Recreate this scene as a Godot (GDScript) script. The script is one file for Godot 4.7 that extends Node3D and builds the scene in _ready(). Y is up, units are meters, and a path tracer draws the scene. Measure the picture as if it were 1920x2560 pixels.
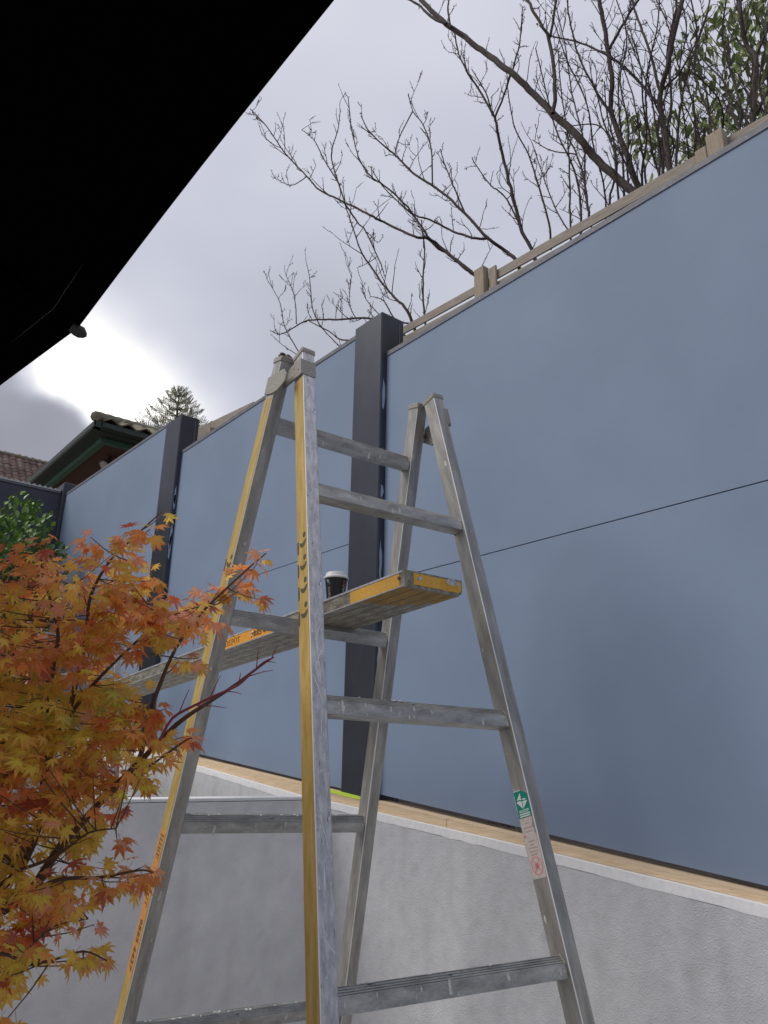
extends Node3D
# A yard seen from under a black umbrella: an aluminium trestle with a plank in front of a blue panel fence.
# Metres, y up. The fence stands in the plane z = 0 and runs along x; the camera looks along -x and -z.

const EYE := Vector3(0.0, 1.55, 2.4)
const FOCAL := 1920.0          # in pixels of a 1920 x 2560 picture
const H := 1.35                # height of the trestle's ridge above the eye
var cam_basis := Basis()
var used := {}
var rng := RandomNumberGenerator.new()
var M := {}

# ---------------------------------------------------------------- helpers: names, things, parts
func numbered(called: String) -> String:
	if not used.has(called):
		used[called] = 0
		return called
	used[called] += 1
	return "%s_%03d" % [called, used[called]]

func tag(o: Node3D, label: String, category: String, group := "", kind := "") -> void:
	if label != "": o.set_meta("label", label)
	if category != "": o.set_meta("category", category)
	if group != "": o.set_meta("group", group)
	if kind != "": o.set_meta("kind", kind)

func thing(called: String, label: String, category: String, where := Vector3.ZERO, group := "") -> Node3D:
	var o := Node3D.new()
	o.name = numbered(called)
	o.position = where
	add_child(o)
	tag(o, label, category, group)
	return o

func part(called: String, mesh: Mesh, mat: Material, parent: Node3D, xf := Transform3D.IDENTITY) -> MeshInstance3D:
	var o := MeshInstance3D.new()
	o.mesh = mesh
	if mat: o.material_override = mat
	o.transform = xf
	if parent == self:
		o.name = numbered(called)
		add_child(o)
	else:
		var n := 0
		var base := called
		while parent.has_node(NodePath(base)):
			n += 1
			base = "%s_%03d" % [called, n]
		o.name = base
		parent.add_child(o)
	return o

# parts made by the hundred: the caller gives the number, so that no name has to be searched for
func piece(called: String, n: int, mesh: Mesh, mat: Material, parent: Node3D, xf: Transform3D) -> MeshInstance3D:
	var o := MeshInstance3D.new()
	o.mesh = mesh
	if mat: o.material_override = mat
	o.transform = xf
	o.name = called if n == 0 else "%s_%03d" % [called, n]
	parent.add_child(o)
	return o

func stuff(o: Node3D) -> Node3D:
	o.set_meta("kind", "stuff")
	return o

# ---------------------------------------------------------------- helpers: pixels of the photograph to points of the place
func ray(px: float, py: float) -> Vector3:
	return (cam_basis * Vector3(px - 960.0, 1280.0 - py, -FOCAL)).normalized()
func at_z(px: float, py: float, z: float) -> Vector3:
	var d := ray(px, py)
	return EYE + d * ((z - EYE.z) / d.z)
func at_y(px: float, py: float, y: float) -> Vector3:
	var d := ray(px, py)
	return EYE + d * ((y - EYE.y) / d.y)
func at_x(px: float, py: float, x: float) -> Vector3:
	var d := ray(px, py)
	return EYE + d * ((x - EYE.x) / d.x)
func at_far(px: float, py: float, dist: float) -> Vector3:
	return EYE + ray(px, py) * dist
func to_px(p: Vector3) -> Vector2:
	var c := cam_basis.inverse() * (p - EYE)
	if c.z > -0.01: return Vector2(-9999, -9999)
	return Vector2(960.0 + FOCAL * c.x / -c.z, 1280.0 - FOCAL * c.y / -c.z)

# ---------------------------------------------------------------- helpers: meshes
func begin() -> SurfaceTool:
	var st := SurfaceTool.new()
	st.begin(Mesh.PRIMITIVE_TRIANGLES)
	return st

# a flat triangle turned away from ref
func tri(st: SurfaceTool, a: Vector3, b: Vector3, c: Vector3, ref: Vector3) -> void:
	var n := (c - a).cross(b - a)
	if n.length_squared() < 1e-16: return
	n = n.normalized()
	if n.dot((a + b + c) / 3.0 - ref) < 0.0:
		n = -n
		var t := b
		b = c
		c = t
	st.set_normal(n); st.add_vertex(a)
	st.set_normal(n); st.add_vertex(b)
	st.set_normal(n); st.add_vertex(c)

func quad(st: SurfaceTool, a: Vector3, b: Vector3, c: Vector3, d: Vector3, ref: Vector3) -> void:
	tri(st, a, b, c, ref)
	tri(st, a, c, d, ref)

# box between lo and hi with its edges chamfered
func box(st: SurfaceTool, lo: Vector3, hi: Vector3, ch := 0.0, xf := Transform3D.IDENTITY) -> void:
	var mid := (lo + hi) * 0.5
	var e := (hi - lo) * 0.5
	ch = minf(ch, minf(e.x, minf(e.y, e.z)) * 0.9)
	var ref := xf * mid
	if ch <= 0.0:
		for ax in 3:
			for s in [-1.0, 1.0]:
				var u := (ax + 1) % 3
				var v := (ax + 2) % 3
				var q: Array[Vector3] = []
				for k in [[-1, -1], [1, -1], [1, 1], [-1, 1]]:
					var p := Vector3()
					p[ax] = e[ax] * s; p[u] = e[u] * k[0]; p[v] = e[v] * k[1]
					q.append(xf * (mid + p))
				quad(st, q[0], q[1], q[2], q[3], ref)
		return
	var corner := func(sx: float, sy: float, sz: float, ax: int) -> Vector3:
		var s := Vector3(sx, sy, sz)
		var p := Vector3()
		for k in 3: p[k] = s[k] * (e[k] if k == ax else e[k] - ch)
		return xf * (mid + p)
	for ax in 3:
		var u := (ax + 1) % 3
		var v := (ax + 2) % 3
		for s in [-1.0, 1.0]:
			var q: Array[Vector3] = []
			for k in [[-1, -1], [1, -1], [1, 1], [-1, 1]]:
				var g := Vector3()
				g[ax] = s; g[u] = k[0]; g[v] = k[1]
				q.append(corner.call(g.x, g.y, g.z, ax))
			quad(st, q[0], q[1], q[2], q[3], ref)
		for s in [-1.0, 1.0]:
			for t in [-1.0, 1.0]:
				var g0 := Vector3(); var g1 := Vector3()
				g0[ax] = -1; g0[u] = s; g0[v] = t
				g1 = g0; g1[ax] = 1
				quad(st, corner.call(g0.x, g0.y, g0.z, u), corner.call(g1.x, g1.y, g1.z, u), corner.call(g1.x, g1.y, g1.z, v), corner.call(g0.x, g0.y, g0.z, v), ref)
	for sx in [-1.0, 1.0]:
		for sy in [-1.0, 1.0]:
			for sz in [-1.0, 1.0]:
				tri(st, corner.call(sx, sy, sz, 0), corner.call(sx, sy, sz, 1), corner.call(sx, sy, sz, 2), ref)

func box_mesh(lo: Vector3, hi: Vector3, ch := 0.0) -> ArrayMesh:
	var st := begin()
	box(st, lo, hi, ch)
	return st.commit()

# polygon (in x,y) drawn out along z; xf places it
func prism(st: SurfaceTool, poly: PackedVector2Array, z0: float, z1: float, xf := Transform3D.IDENTITY) -> void:
	var p := poly.duplicate()
	if Geometry2D.is_polygon_clockwise(p): p.reverse()
	var nf := (xf.basis * Vector3(0, 0, 1)).normalized()
	var idx := Geometry2D.triangulate_polygon(p)
	for k in range(0, idx.size(), 3):
		for z in [z0, z1]:
			var a := xf * Vector3(p[idx[k]].x, p[idx[k]].y, z)
			var b := xf * Vector3(p[idx[k + 1]].x, p[idx[k + 1]].y, z)
			var c := xf * Vector3(p[idx[k + 2]].x, p[idx[k + 2]].y, z)
			var away := nf if z == maxf(z0, z1) else -nf
			tri(st, a, b, c, (a + b + c) / 3.0 - away)
	var n := p.size()
	for k in n:
		var q := p[(k + 1) % n]
		var d := q - p[k]
		if d.length() < 1e-7: continue
		var out := xf.basis * Vector3(d.y, -d.x, 0)
		var a2 := xf * Vector3(p[k].x, p[k].y, z0)
		var b2 := xf * Vector3(q.x, q.y, z0)
		var c2 := xf * Vector3(q.x, q.y, z1)
		var d2 := xf * Vector3(p[k].x, p[k].y, z1)
		quad(st, a2, b2, c2, d2, (a2 + c2) * 0.5 - out)

func prism_mesh(poly: PackedVector2Array, z0: float, z1: float, xf := Transform3D.IDENTITY) -> ArrayMesh:
	var st := begin()
	prism(st, poly, z0, z1, xf)
	return st.commit()

# a round, tapered tube through points
func tube(st: SurfaceTool, pts: Array, radii: Array, sides := 6, wob := 0.0) -> void:
	var n := pts.size()
	if n < 2: return
	var rings: Array = []
	var up := Vector3(0.13, 0.31, 0.94)
	for k in n:
		var t: Vector3 = (pts[mini(k + 1, n - 1)] - pts[maxi(k - 1, 0)])
		if t.length() < 1e-9: t = Vector3.UP
		t = t.normalized()
		var u := up - t * up.dot(t)
		if u.length() < 0.05: u = t.cross(Vector3(1, 0, 0))
		u = u.normalized()
		var v := t.cross(u).normalized()
		up = u
		var ring: Array = []
		for s in sides:
			var a := TAU * s / sides
			var r: float = radii[k] * (1.0 + (rng.randf_range(-wob, wob) if wob > 0.0 else 0.0))
			ring.append([pts[k] + (u * cos(a) + v * sin(a)) * r, u * cos(a) + v * sin(a)])
		rings.append(ring)
	for k in n - 1:
		for s in sides:
			var s2 := (s + 1) % sides
			var A: Array = rings[k][s]; var B: Array = rings[k][s2]; var C: Array = rings[k + 1][s2]; var D: Array = rings[k + 1][s]
			var nn: Vector3 = (C[0] - A[0]).cross(B[0] - A[0])
			var order := [A, B, C, A, C, D] if nn.dot(A[1] + B[1]) > 0.0 else [A, C, B, A, D, C]
			for q in order:
				st.set_normal(q[1]); st.add_vertex(q[0])
	var tip: Vector3 = pts[n - 1] + (pts[n - 1] - pts[n - 2]).normalized() * radii[n - 1] * 0.5
	for s in sides:
		tri(st, rings[n - 1][s][0], rings[n - 1][(s + 1) % sides][0], tip, pts[n - 2])

# a turned shape round y: profile of (radius, height)
func lathe(st: SurfaceTool, prof: Array, sides := 32, xf := Transform3D.IDENTITY) -> void:
	for k in prof.size() - 1:
		var p: Vector2 = prof[k]; var q: Vector2 = prof[k + 1]
		var d := q - p
		var nr := Vector2(d.y, -d.x).normalized()
		for s in sides:
			var a := TAU * s / sides; var b := TAU * (s + 1) / sides
			var da := Vector3(cos(a), 0, sin(a)); var db := Vector3(cos(b), 0, sin(b))
			var v := [da * p.x + Vector3.UP * p.y, db * p.x + Vector3.UP * p.y, db * q.x + Vector3.UP * q.y, da * q.x + Vector3.UP * q.y]
			var nn := [da * nr.x + Vector3.UP * nr.y, db * nr.x + Vector3.UP * nr.y, db * nr.x + Vector3.UP * nr.y, da * nr.x + Vector3.UP * nr.y]
			for t in [[0, 1, 2], [0, 2, 3]]:
				var A: Vector3 = v[t[0]]; var B: Vector3 = v[t[1]]; var C: Vector3 = v[t[2]]
				var cr := (C - A).cross(B - A)
				if cr.length() < 1e-12: continue
				var o := [0, 1, 2] if cr.dot(nn[t[0]]) > 0.0 else [0, 2, 1]
				for i in o:
					st.set_normal((xf.basis * nn[t[i]]).normalized()); st.add_vertex(xf * v[t[i]])

func words(text: String, size: float, depth: float, bold := true, family := "Droid Sans") -> TextMesh:
	var f := SystemFont.new()
	f.font_names = PackedStringArray([family])
	f.font_weight = 700 if bold else 400
	var t := TextMesh.new()
	t.text = text
	t.font = f
	t.font_size = 48
	t.pixel_size = size / 35.0      # size: height of a capital
	t.depth = depth
	t.curve_step = 4.0
	return t

# ---------------------------------------------------------------- helpers: materials
func lin(r: float, g: float, b: float) -> Color:
	return Color(r, g, b).linear_to_srgb()

func noise(seed_: int, freq: float, kind := FastNoiseLite.TYPE_SIMPLEX_SMOOTH, octaves := 4) -> FastNoiseLite:
	var n := FastNoiseLite.new()
	n.seed = seed_
	n.noise_type = kind
	n.frequency = freq
	n.fractal_octaves = octaves
	return n

func field(seed_: int, freq: float, size: int, octaves := 4, kind := FastNoiseLite.TYPE_SIMPLEX_SMOOTH) -> PackedByteArray:
	var im := noise(seed_, freq, kind, octaves).get_seamless_image(size, size)
	im.convert(Image.FORMAT_L8)
	return im.get_data()

func tex_of(data: PackedByteArray, size: int) -> ImageTexture:
	var im := Image.create_from_data(size, size, false, Image.FORMAT_RGB8, data)
	im.generate_mipmaps()
	return ImageTexture.create_from_image(im)

func gray_tex(data: PackedByteArray, size: int) -> ImageTexture:
	var im := Image.create_from_data(size, size, false, Image.FORMAT_L8, data)
	im.generate_mipmaps()
	return ImageTexture.create_from_image(im)

# colour a between two noises, with specks of a third colour where the fine noise is high
func mottled(seed_: int, ca: Color, cb: Color, spots: Array, fa := 0.012, fb := 0.06, size := 512) -> ImageTexture:
	var a := field(seed_, fa, size, 5)
	var b := field(seed_ + 1, fb, size, 3)
	var masks: Array = []
	for s in spots: masks.append(field(seed_ + 7 + masks.size(), s[0], size, s[3]))
	var out := PackedByteArray()
	out.resize(size * size * 3)
	for i in size * size:
		var t := clampf((a[i] / 255.0 - 0.25) * 1.5 * 0.65 + (b[i] / 255.0) * 0.35, 0.0, 1.0)
		var c := ca.lerp(cb, t)
		for k in spots.size():
			var m: float = masks[k][i] / 255.0
			if m > spots[k][1]: c = c.lerp(spots[k][2], minf(1.0, (m - spots[k][1]) * 14.0))
		out[i * 3] = int(c.r * 255.0); out[i * 3 + 1] = int(c.g * 255.0); out[i * 3 + 2] = int(c.b * 255.0)
	return tex_of(out, size)

func mat(tex: Texture2D, scale := Vector3.ONE, rough := 0.8, metal := 0.0, world := false) -> StandardMaterial3D:
	var m := StandardMaterial3D.new()
	m.albedo_texture = tex
	m.uv1_triplanar = true
	m.uv1_world_triplanar = world
	m.uv1_triplanar_sharpness = 6.0
	m.uv1_scale = scale
	m.roughness = rough
	m.metallic = metal
	return m

func plain(c: Color, rough := 0.7, metal := 0.0) -> StandardMaterial3D:
	var m := StandardMaterial3D.new()
	m.albedo_color = c
	m.roughness = rough
	m.metallic = metal
	return m

func relief(m: StandardMaterial3D, data: PackedByteArray, size: int, cm: float) -> void:
	m.heightmap_enabled = true
	m.heightmap_texture = gray_tex(data, size)
	m.heightmap_scale = cm

# ================================================================ the scene
func _ready() -> void:
	rng.seed = 4711
	var up := Vector3(98, 5810, -1920).normalized()
	var along := Vector3(1652, 606, 1920)
	along = (along - up * along.dot(up)).normalized()
	var out := along.cross(up)
	cam_basis = Basis(Vector3(along.x, up.x, out.x), Vector3(along.y, up.y, out.y), Vector3(along.z, up.z, out.z))
	make_camera_and_light()
	make_materials()
	make_ground()
	make_fence()
	make_retaining_walls()
	make_return_fence()
	make_paling_fence()
	make_houses()
	make_umbrella()
	make_trestles()
	make_plank()
	make_cup()
	make_hedge()
	make_maple()
	make_bare_trees()
	make_leafy_tree()
	make_conifer()

func make_camera_and_light() -> void:
	var cam := Camera3D.new()
	cam.name = "camera"
	cam.fov = rad_to_deg(2.0 * atan(1280.0 / FOCAL))
	cam.near = 0.05
	cam.far = 900.0
	cam.transform = Transform3D(cam_basis, EYE)
	add_child(cam)
	cam.current = true
	var sun_at := ray(290, 900)
	var env := Environment.new()
	env.background_mode = Environment.BG_SKY
	env.tonemap_mode = Environment.TONE_MAPPER_LINEAR
	env.tonemap_exposure = 1.25
	env.sdfgi_enabled = true
	env.ssao_enabled = true
	env.ssil_enabled = true
	var sky := Sky.new()
	var pan := PanoramaSkyMaterial.new()
	pan.panorama = ImageTexture.create_from_image(sky_image(sun_at))
	sky.sky_material = pan
	env.sky = sky
	var we := WorldEnvironment.new()
	we.name = "world_environment"
	we.environment = env
	add_child(we)
	var sun := DirectionalLight3D.new()
	sun.name = "sun"
	sun.light_energy = 0.5
	sun.light_color = Color(1.0, 0.97, 0.93)
	sun.light_angular_distance = 34.0
	sun.shadow_enabled = true
	add_child(sun)
	sun.look_at_from_position(Vector3.ZERO, -Vector3(-0.34, 0.72, 0.60), Vector3.UP)

# an overcast sky with the sun breaking through low on the left
func sky_image(sun_at: Vector3) -> Image:
	var w := 1024
	var h := 512
	var im := Image.create(w, h, false, Image.FORMAT_RGBF)
	var big := noise(5, 0.55, FastNoiseLite.TYPE_SIMPLEX_SMOOTH, 3)
	var mid := noise(17, 1.5, FastNoiseLite.TYPE_SIMPLEX_SMOOTH, 5)
	var edge := noise(29, 7.0, FastNoiseLite.TYPE_SIMPLEX_SMOOTH, 5)
	var right := sun_at.cross(Vector3.UP).normalized()
	var over := right.cross(sun_at).normalized()
	for j in h:
		var el := PI * (0.5 - (j + 0.5) / h)
		for i in w:
			var az := TAU * (i + 0.5) / w
			var d := Vector3(sin(az) * cos(el), sin(el), -cos(az) * cos(el))
			var y := maxf(d.y, 0.0)
			var p := Vector3(d.x, 0.0, d.z) / (y + 0.35) + Vector3(0, y * 1.5, 0)
			var n1 := big.get_noise_3dv(p)
			var n2 := mid.get_noise_3dv(p)
			var n3 := edge.get_noise_3dv(d)
			var l := lerpf(0.38, 0.95, smoothstep(0.12, 0.95, y)) + 0.20 * n1 + 0.16 * n2
			var u := d.dot(right)
			var v := d.dot(over)
			var front := d.dot(sun_at)
			if front > 0.0:
				var t := u * 0.80 - v * 0.45            # along the bright break, which runs down to the right
				var s := u * 0.45 + v * 0.80 + 0.030 * n3 + 0.02 * n2
				var g := exp(-pow((t - 0.012) / 0.125, 2.0) - pow((s + 0.018) / 0.050, 2.0))
				var bank := smoothstep(-0.028, 0.028, v + 0.042 + 0.42 * maxf(u, -0.03) + 0.050 * n3 + 0.03 * n2)
				l = lerpf(minf(l, 0.40) + 0.06 * n3, l, clampf(bank + smoothstep(0.12, 0.4, absf(u)) , 0.0, 1.0))
				l += bank * (1.15 * g * (1.0 + 1.0 * n3 + 0.5 * n2) + 0.10 * exp(-(u * u + v * v) / 0.03))
				l += 0.05 * exp(-(u * u + v * v) / 0.12)
				var dark := exp(-pow((u - 0.20) / 0.12, 2.0) - pow((v - 0.10) / 0.10, 2.0))
				l -= 0.13 * dark
			l = maxf(l, 0.2)
			var warm := clampf((l - 0.75) * 1.4, 0.0, 1.0)
			var c := Vector3(0.965, 0.985 + 0.03 * clampf(n1 * 1.5 + 0.3, 0.0, 1.0), 1.165).lerp(Vector3(1.02, 1.0, 0.965), warm) * l * 0.62
			if d.y < 0.0: c = Vector3(0.30, 0.30, 0.30)
			im.set_pixel(i, j, Color(c.x, c.y, c.z))
	return im

func make_materials() -> void:
	var s := 512
	# weathered aluminium: greys drawn out along the length, white paint specks, dark rub marks
	M.alu = mat(mottled(11, Color(0.57, 0.565, 0.545), Color(0.76, 0.755, 0.735), [[0.06, 0.90, Color(0.86, 0.86, 0.84), 3], [0.012, 0.86, Color(0.46, 0.45, 0.42), 4]], 0.008, 0.05), Vector3(5.5, 1.1, 5.5), 0.42, 0.5)
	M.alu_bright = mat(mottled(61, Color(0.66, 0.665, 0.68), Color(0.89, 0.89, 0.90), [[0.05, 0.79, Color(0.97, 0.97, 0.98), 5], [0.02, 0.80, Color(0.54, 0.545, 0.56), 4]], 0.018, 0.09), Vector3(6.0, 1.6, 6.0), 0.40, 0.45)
	M.rung = mat(mottled(91, Color(0.57, 0.57, 0.56), Color(0.80, 0.80, 0.79), [[0.03, 0.86, Color(0.88, 0.88, 0.85), 4], [0.012, 0.86, Color(0.45, 0.44, 0.42), 4]], 0.01, 0.06), Vector3(4.2, 4.2, 1.5), 0.42, 0.45)
	M.cast = mat(mottled(121, Color(0.46, 0.45, 0.42), Color(0.74, 0.73, 0.70), [[0.05, 0.76, Color(0.86, 0.86, 0.84), 4], [0.06, 0.76, Color(0.30, 0.28, 0.25), 3]], 0.03, 0.1), Vector3(9, 9, 9), 0.6, 0.25)
	M.rust = mat(mottled(141, Color(0.30, 0.22, 0.16), Color(0.55, 0.50, 0.45), [[0.06, 0.7, Color(0.42, 0.26, 0.14), 3]], 0.05, 0.12, 128), Vector3(30, 30, 30), 0.8, 0.2)
	M.yellow = mat(mottled(151, Color(0.66, 0.55, 0.25), Color(0.81, 0.71, 0.45), [[0.05, 0.78, Color(0.66, 0.63, 0.54), 4], [0.07, 0.80, Color(0.48, 0.37, 0.2), 3]], 0.012, 0.08), Vector3(7, 0.9, 7), 0.55)
	M.plank = mat(mottled(171, Color(0.44, 0.43, 0.38), Color(0.70, 0.69, 0.64), [[0.04, 0.78, Color(0.84, 0.83, 0.79), 4], [0.04, 0.80, Color(0.33, 0.31, 0.27), 3]]), Vector3(2.0, 6, 6), 0.5, 0.35)
	M.plank_yellow = mat(mottled(181, Color(0.81, 0.60, 0.19), Color(0.88, 0.70, 0.30), [[0.035, 0.70, Color(0.78, 0.74, 0.62), 4], [0.05, 0.79, Color(0.55, 0.42, 0.18), 3]], 0.03, 0.1), Vector3(6, 6, 6), 0.55)
	# fence paint, faintly patchy
	M.blue = mat(mottled(201, Color(0.46, 0.53, 0.63), Color(0.50, 0.57, 0.67), [], 0.005, 0.014), Vector3(0.3, 0.3, 0.3), 0.72)
	M.charcoal = mat(mottled(211, Color(0.25, 0.265, 0.30), Color(0.285, 0.30, 0.335), [], 0.01, 0.05), Vector3(1.2, 0.6, 1.2), 0.36, 0.45)
	M.trim = mat(mottled(221, Color(0.34, 0.35, 0.39), Color(0.46, 0.47, 0.51), [[0.05, 0.78, Color(0.66, 0.66, 0.68), 4]]), Vector3(1.5, 4, 4), 0.6)
	M.daub = plain(lin(0.30, 0.40, 0.52), 0.6)
	# rough-cast render
	M.render = mat(mottled(231, Color(0.80, 0.81, 0.83), Color(0.85, 0.86, 0.88), [[0.03, 0.86, Color(0.70, 0.70, 0.71), 4]], 0.008, 0.05), Vector3(0.7, 0.7, 0.7), 0.9, 0.0, true)
	var rough := field(241, 0.035, s, 3, FastNoiseLite.TYPE_CELLULAR)
	var rb := field(242, 0.055, s, 3)
	for i in s * s: rough[i] = clampi(int(absf(rb[i] - 128.0) * 1.3 + rough[i] * 0.4), 0, 255)
	M.render.uv1_scale = Vector3(3.1, 3.1, 3.1)
	relief(M.render, rough, s, 0.22)
	M.cross_render = M.render.duplicate()
	M.cross_render.albedo_texture = mottled(237, Color(0.885, 0.89, 0.905), Color(0.94, 0.945, 0.955), [], 0.008, 0.05)
	M.cross_render.uv1_scale = Vector3(1.7, 1.7, 1.7)
	M.cross_render.heightmap_scale = 0.14
	M.white = mat(mottled(251, Color(0.92, 0.93, 0.94), Color(0.985, 0.985, 0.99), [[0.05, 0.86, Color(0.80, 0.80, 0.80), 4]]), Vector3(4, 4, 4), 0.85)
	# timber: grain drawn out along x
	M.scratch = plain(Color(0.93, 0.93, 0.94), 0.5, 0.2)
	M.splash = mat(mottled(255, Color(0.72, 0.72, 0.71), Color(0.88, 0.88, 0.87), [], 0.05, 0.12, 128), Vector3(20, 20, 20), 0.85)
	M.sleeper = mat(mottled(261, Color(0.80, 0.70, 0.57), Color(0.93, 0.85, 0.73), [[0.03, 0.86, Color(0.56, 0.38, 0.22), 3]], 0.02, 0.09), Vector3(0.6, 14, 14), 0.85)
	M.old_wood = mat(mottled(271, Color(0.49, 0.465, 0.43), Color(0.69, 0.66, 0.615), [[0.03, 0.80, Color(0.34, 0.27, 0.2), 3]], 0.02, 0.12), Vector3(0.7, 16, 16), 0.9)
	M.old_post = mat(mottled(275, Color(0.53, 0.49, 0.43), Color(0.70, 0.655, 0.585), [[0.03, 0.80, Color(0.36, 0.28, 0.2), 3]], 0.02, 0.12), Vector3(16, 0.9, 16), 0.9)
	M.canvas = plain(lin(0.0015, 0.0015, 0.0015), 1.0)
	M.canvas.metallic_specular = 0.05
	M.frame = plain(lin(0.006, 0.006, 0.006), 0.7)
	M.frame.metallic_specular = 0.2
	M.cap = plain(lin(0.022, 0.022, 0.022), 0.6)
	M.stitch = plain(lin(0.09, 0.08, 0.06), 0.9)
	M.green_paint = mat(mottled(281, Color(0.14, 0.19, 0.175), Color(0.18, 0.24, 0.22), [[0.05, 0.80, Color(0.40, 0.42, 0.36), 4]]), Vector3(1.5, 1.5, 1.5), 0.5)
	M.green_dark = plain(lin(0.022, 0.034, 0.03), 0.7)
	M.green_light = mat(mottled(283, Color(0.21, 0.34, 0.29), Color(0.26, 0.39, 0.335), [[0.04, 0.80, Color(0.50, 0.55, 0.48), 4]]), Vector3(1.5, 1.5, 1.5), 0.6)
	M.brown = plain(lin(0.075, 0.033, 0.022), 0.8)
	M.lichen = mat(mottled(291, Color(0.38, 0.37, 0.30), Color(0.58, 0.57, 0.49), [[0.05, 0.72, Color(0.26, 0.25, 0.20), 4], [0.03, 0.78, Color(0.80, 0.79, 0.70), 4]]), Vector3(2.5, 2.5, 2.5), 0.95)
	M.soil = mat(mottled(311, Color(0.26, 0.21, 0.17), Color(0.40, 0.34, 0.28), []), Vector3(0.5, 0.5, 0.5), 0.95, 0.0, true)
	M.paving = mat(mottled(321, Color(0.68, 0.67, 0.65), Color(0.76, 0.75, 0.73), [[0.05, 0.8, Color(0.5, 0.49, 0.47), 4]]), Vector3(0.6, 0.6, 0.6), 0.9, 0.0, true)
	M.bark = mat(mottled(331, Color(0.17, 0.145, 0.135), Color(0.32, 0.285, 0.265), [[0.05, 0.78, Color(0.50, 0.47, 0.42), 3]]), Vector3(6, 6, 6), 0.9)
	M.twig = plain(lin(0.042, 0.030, 0.028), 0.85)
	M.maple_wood = plain(lin(0.10, 0.058, 0.034), 0.8)
	M.maple_red = plain(lin(0.22, 0.025, 0.05), 0.6)
	for k in ["leaf", "gloss", "evergreen", "conifer"]:
		var m := StandardMaterial3D.new()
		m.vertex_color_use_as_albedo = true
		m.cull_mode = BaseMaterial3D.CULL_DISABLED
		m.roughness = 0.38 if k == "gloss" else 0.6
		m.backlight_enabled = true
		m.backlight = Color(1.0, 1.0, 1.0) if k == "leaf" else Color(0.25, 0.25, 0.25)
		M[k] = m

# ---------------------------------------------------------------- ground
func make_ground() -> void:
	var st := begin()
	box(st, Vector3(-300, -0.3, -300), Vector3(300, 0, 300))
	var g := part("ground", st.commit(), M.paving, self)
	g.set_meta("kind", "structure")
	# the neighbour's higher ground behind the retaining wall, rising to the left
	var poly := PackedVector2Array([Vector2(30, 0.0), Vector2(30, 0.3), Vector2(5, 0.5), Vector2(-20, 3.0), Vector2(-60, 4.6), Vector2(-250, 5.0), Vector2(-250, 0.0)])
	var t := part("terrain", prism_mesh(poly, -250.0, -0.135), M.soil, self)
	t.set_meta("kind", "structure")

func slope_y(x: float) -> float:      # top of the sleeper along the fence
	return 1.222 + 0.0985 * (-1.165 - x)

# ---------------------------------------------------------------- the blue fence
func make_fence() -> void:
	var f := thing("panel_fence", "tall smooth blue grey panel fence with charcoal posts, stepping up to the left", "fence", Vector3(-3.0, 0, 0))
	var inv := Transform3D(Basis(), Vector3(3.0, 0, 0))
	# x from, x to, top at the near end, top at the far end, groove height
	var runs := [[-2.952, -0.42, 3.722, 3.722, 2.438], [-5.606, -3.206, 3.965, 3.965, 2.697], [-8.702, -5.905, 4.335, 4.42, 3.0], [-0.16, 3.2, 3.48, 3.48, 2.18]]
	for r in runs:
		var x0: float = r[0]; var x1: float = r[1]; var g: float = r[4]
		var low := PackedVector2Array([Vector2(x0, slope_y(x0) + 0.026), Vector2(x1, slope_y(x1) + 0.012), Vector2(x1, g - 0.0022), Vector2(x0, g - 0.0022)])
		part("lower_panel", prism_mesh(low, -0.07, 0.0, inv), M.blue, f)
		var upp := PackedVector2Array([Vector2(x0, g + 0.0022), Vector2(x1, g + 0.0022), Vector2(x1, r[2]), Vector2(x0, r[3])])
		part("upper_panel", prism_mesh(upp, -0.07, 0.0, inv), M.blue, f)
		part("joint_backing", box_mesh(Vector3(x0 + 3.0, g - 0.0020, -0.06), Vector3(x1 + 3.0, g + 0.0020, -0.009)), M.frame, f)
		var cap := PackedVector2Array([Vector2(x0, r[3] + 0.001), Vector2(x1, r[2] + 0.001), Vector2(x1, r[2] + 0.027), Vector2(x0, r[3] + 0.027)])
		part("capping", prism_mesh(cap, -0.075, 0.005, inv), M.trim, f)
	# posts: x from, x to, top
	for p in [[-3.205, -2.953, 4.0], [-5.904, -5.607, 4.315], [-8.955, -8.703, 4.57], [-0.419, -0.161, 3.76]]:
		var x0: float = p[0] + 3.0; var x1: float = p[1] + 3.0
		var bottom := slope_y(p[1]) + 0.002
		var o := part("post", box_mesh(Vector3(x0, bottom - 0.3, -0.123), Vector3(x1, p[2], 0.0418), 0.006), M.charcoal, f)
		# the folded seam on the side of the post's casing
		part("seam", box_mesh(Vector3(x1 - 0.004, bottom, -0.093), Vector3(x1 + 0.002, p[2] - 0.03, -0.087)), M.trim, o)
	# smears of the panel paint on the shaded side of two posts
	for p in [[-2.953, 4.0, 7, 1.55, 3.66], [-5.607, 4.31, 4, 3.05, 3.72]]:
		for k in p[2]:
			var st := begin()
			var yy := lerpf(p[3], p[4], (k + 0.5) / p[2]) + rng.randf_range(-0.1, 0.1)
			var hh := rng.randf_range(0.04, 0.13)
			var poly := PackedVector2Array()
			for q in 14:
				var a := TAU * q / 14.0
				poly.append(Vector2(-0.021 + cos(a) * rng.randf_range(0.005, 0.013), yy + sin(a) * hh * rng.randf_range(0.6, 1.1)))
			# the polygon lies in (z, y)
			prism(st, poly, 0.0, 0.0012, Transform3D(Basis(Vector3(0, 0, -1), Vector3(0, 1, 0), Vector3(1, 0, 0)), Vector3(p[0] + 3.0 + 0.0002, 0, 0)))
			part("paint_smear", st.commit(), M.daub, f)

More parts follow.
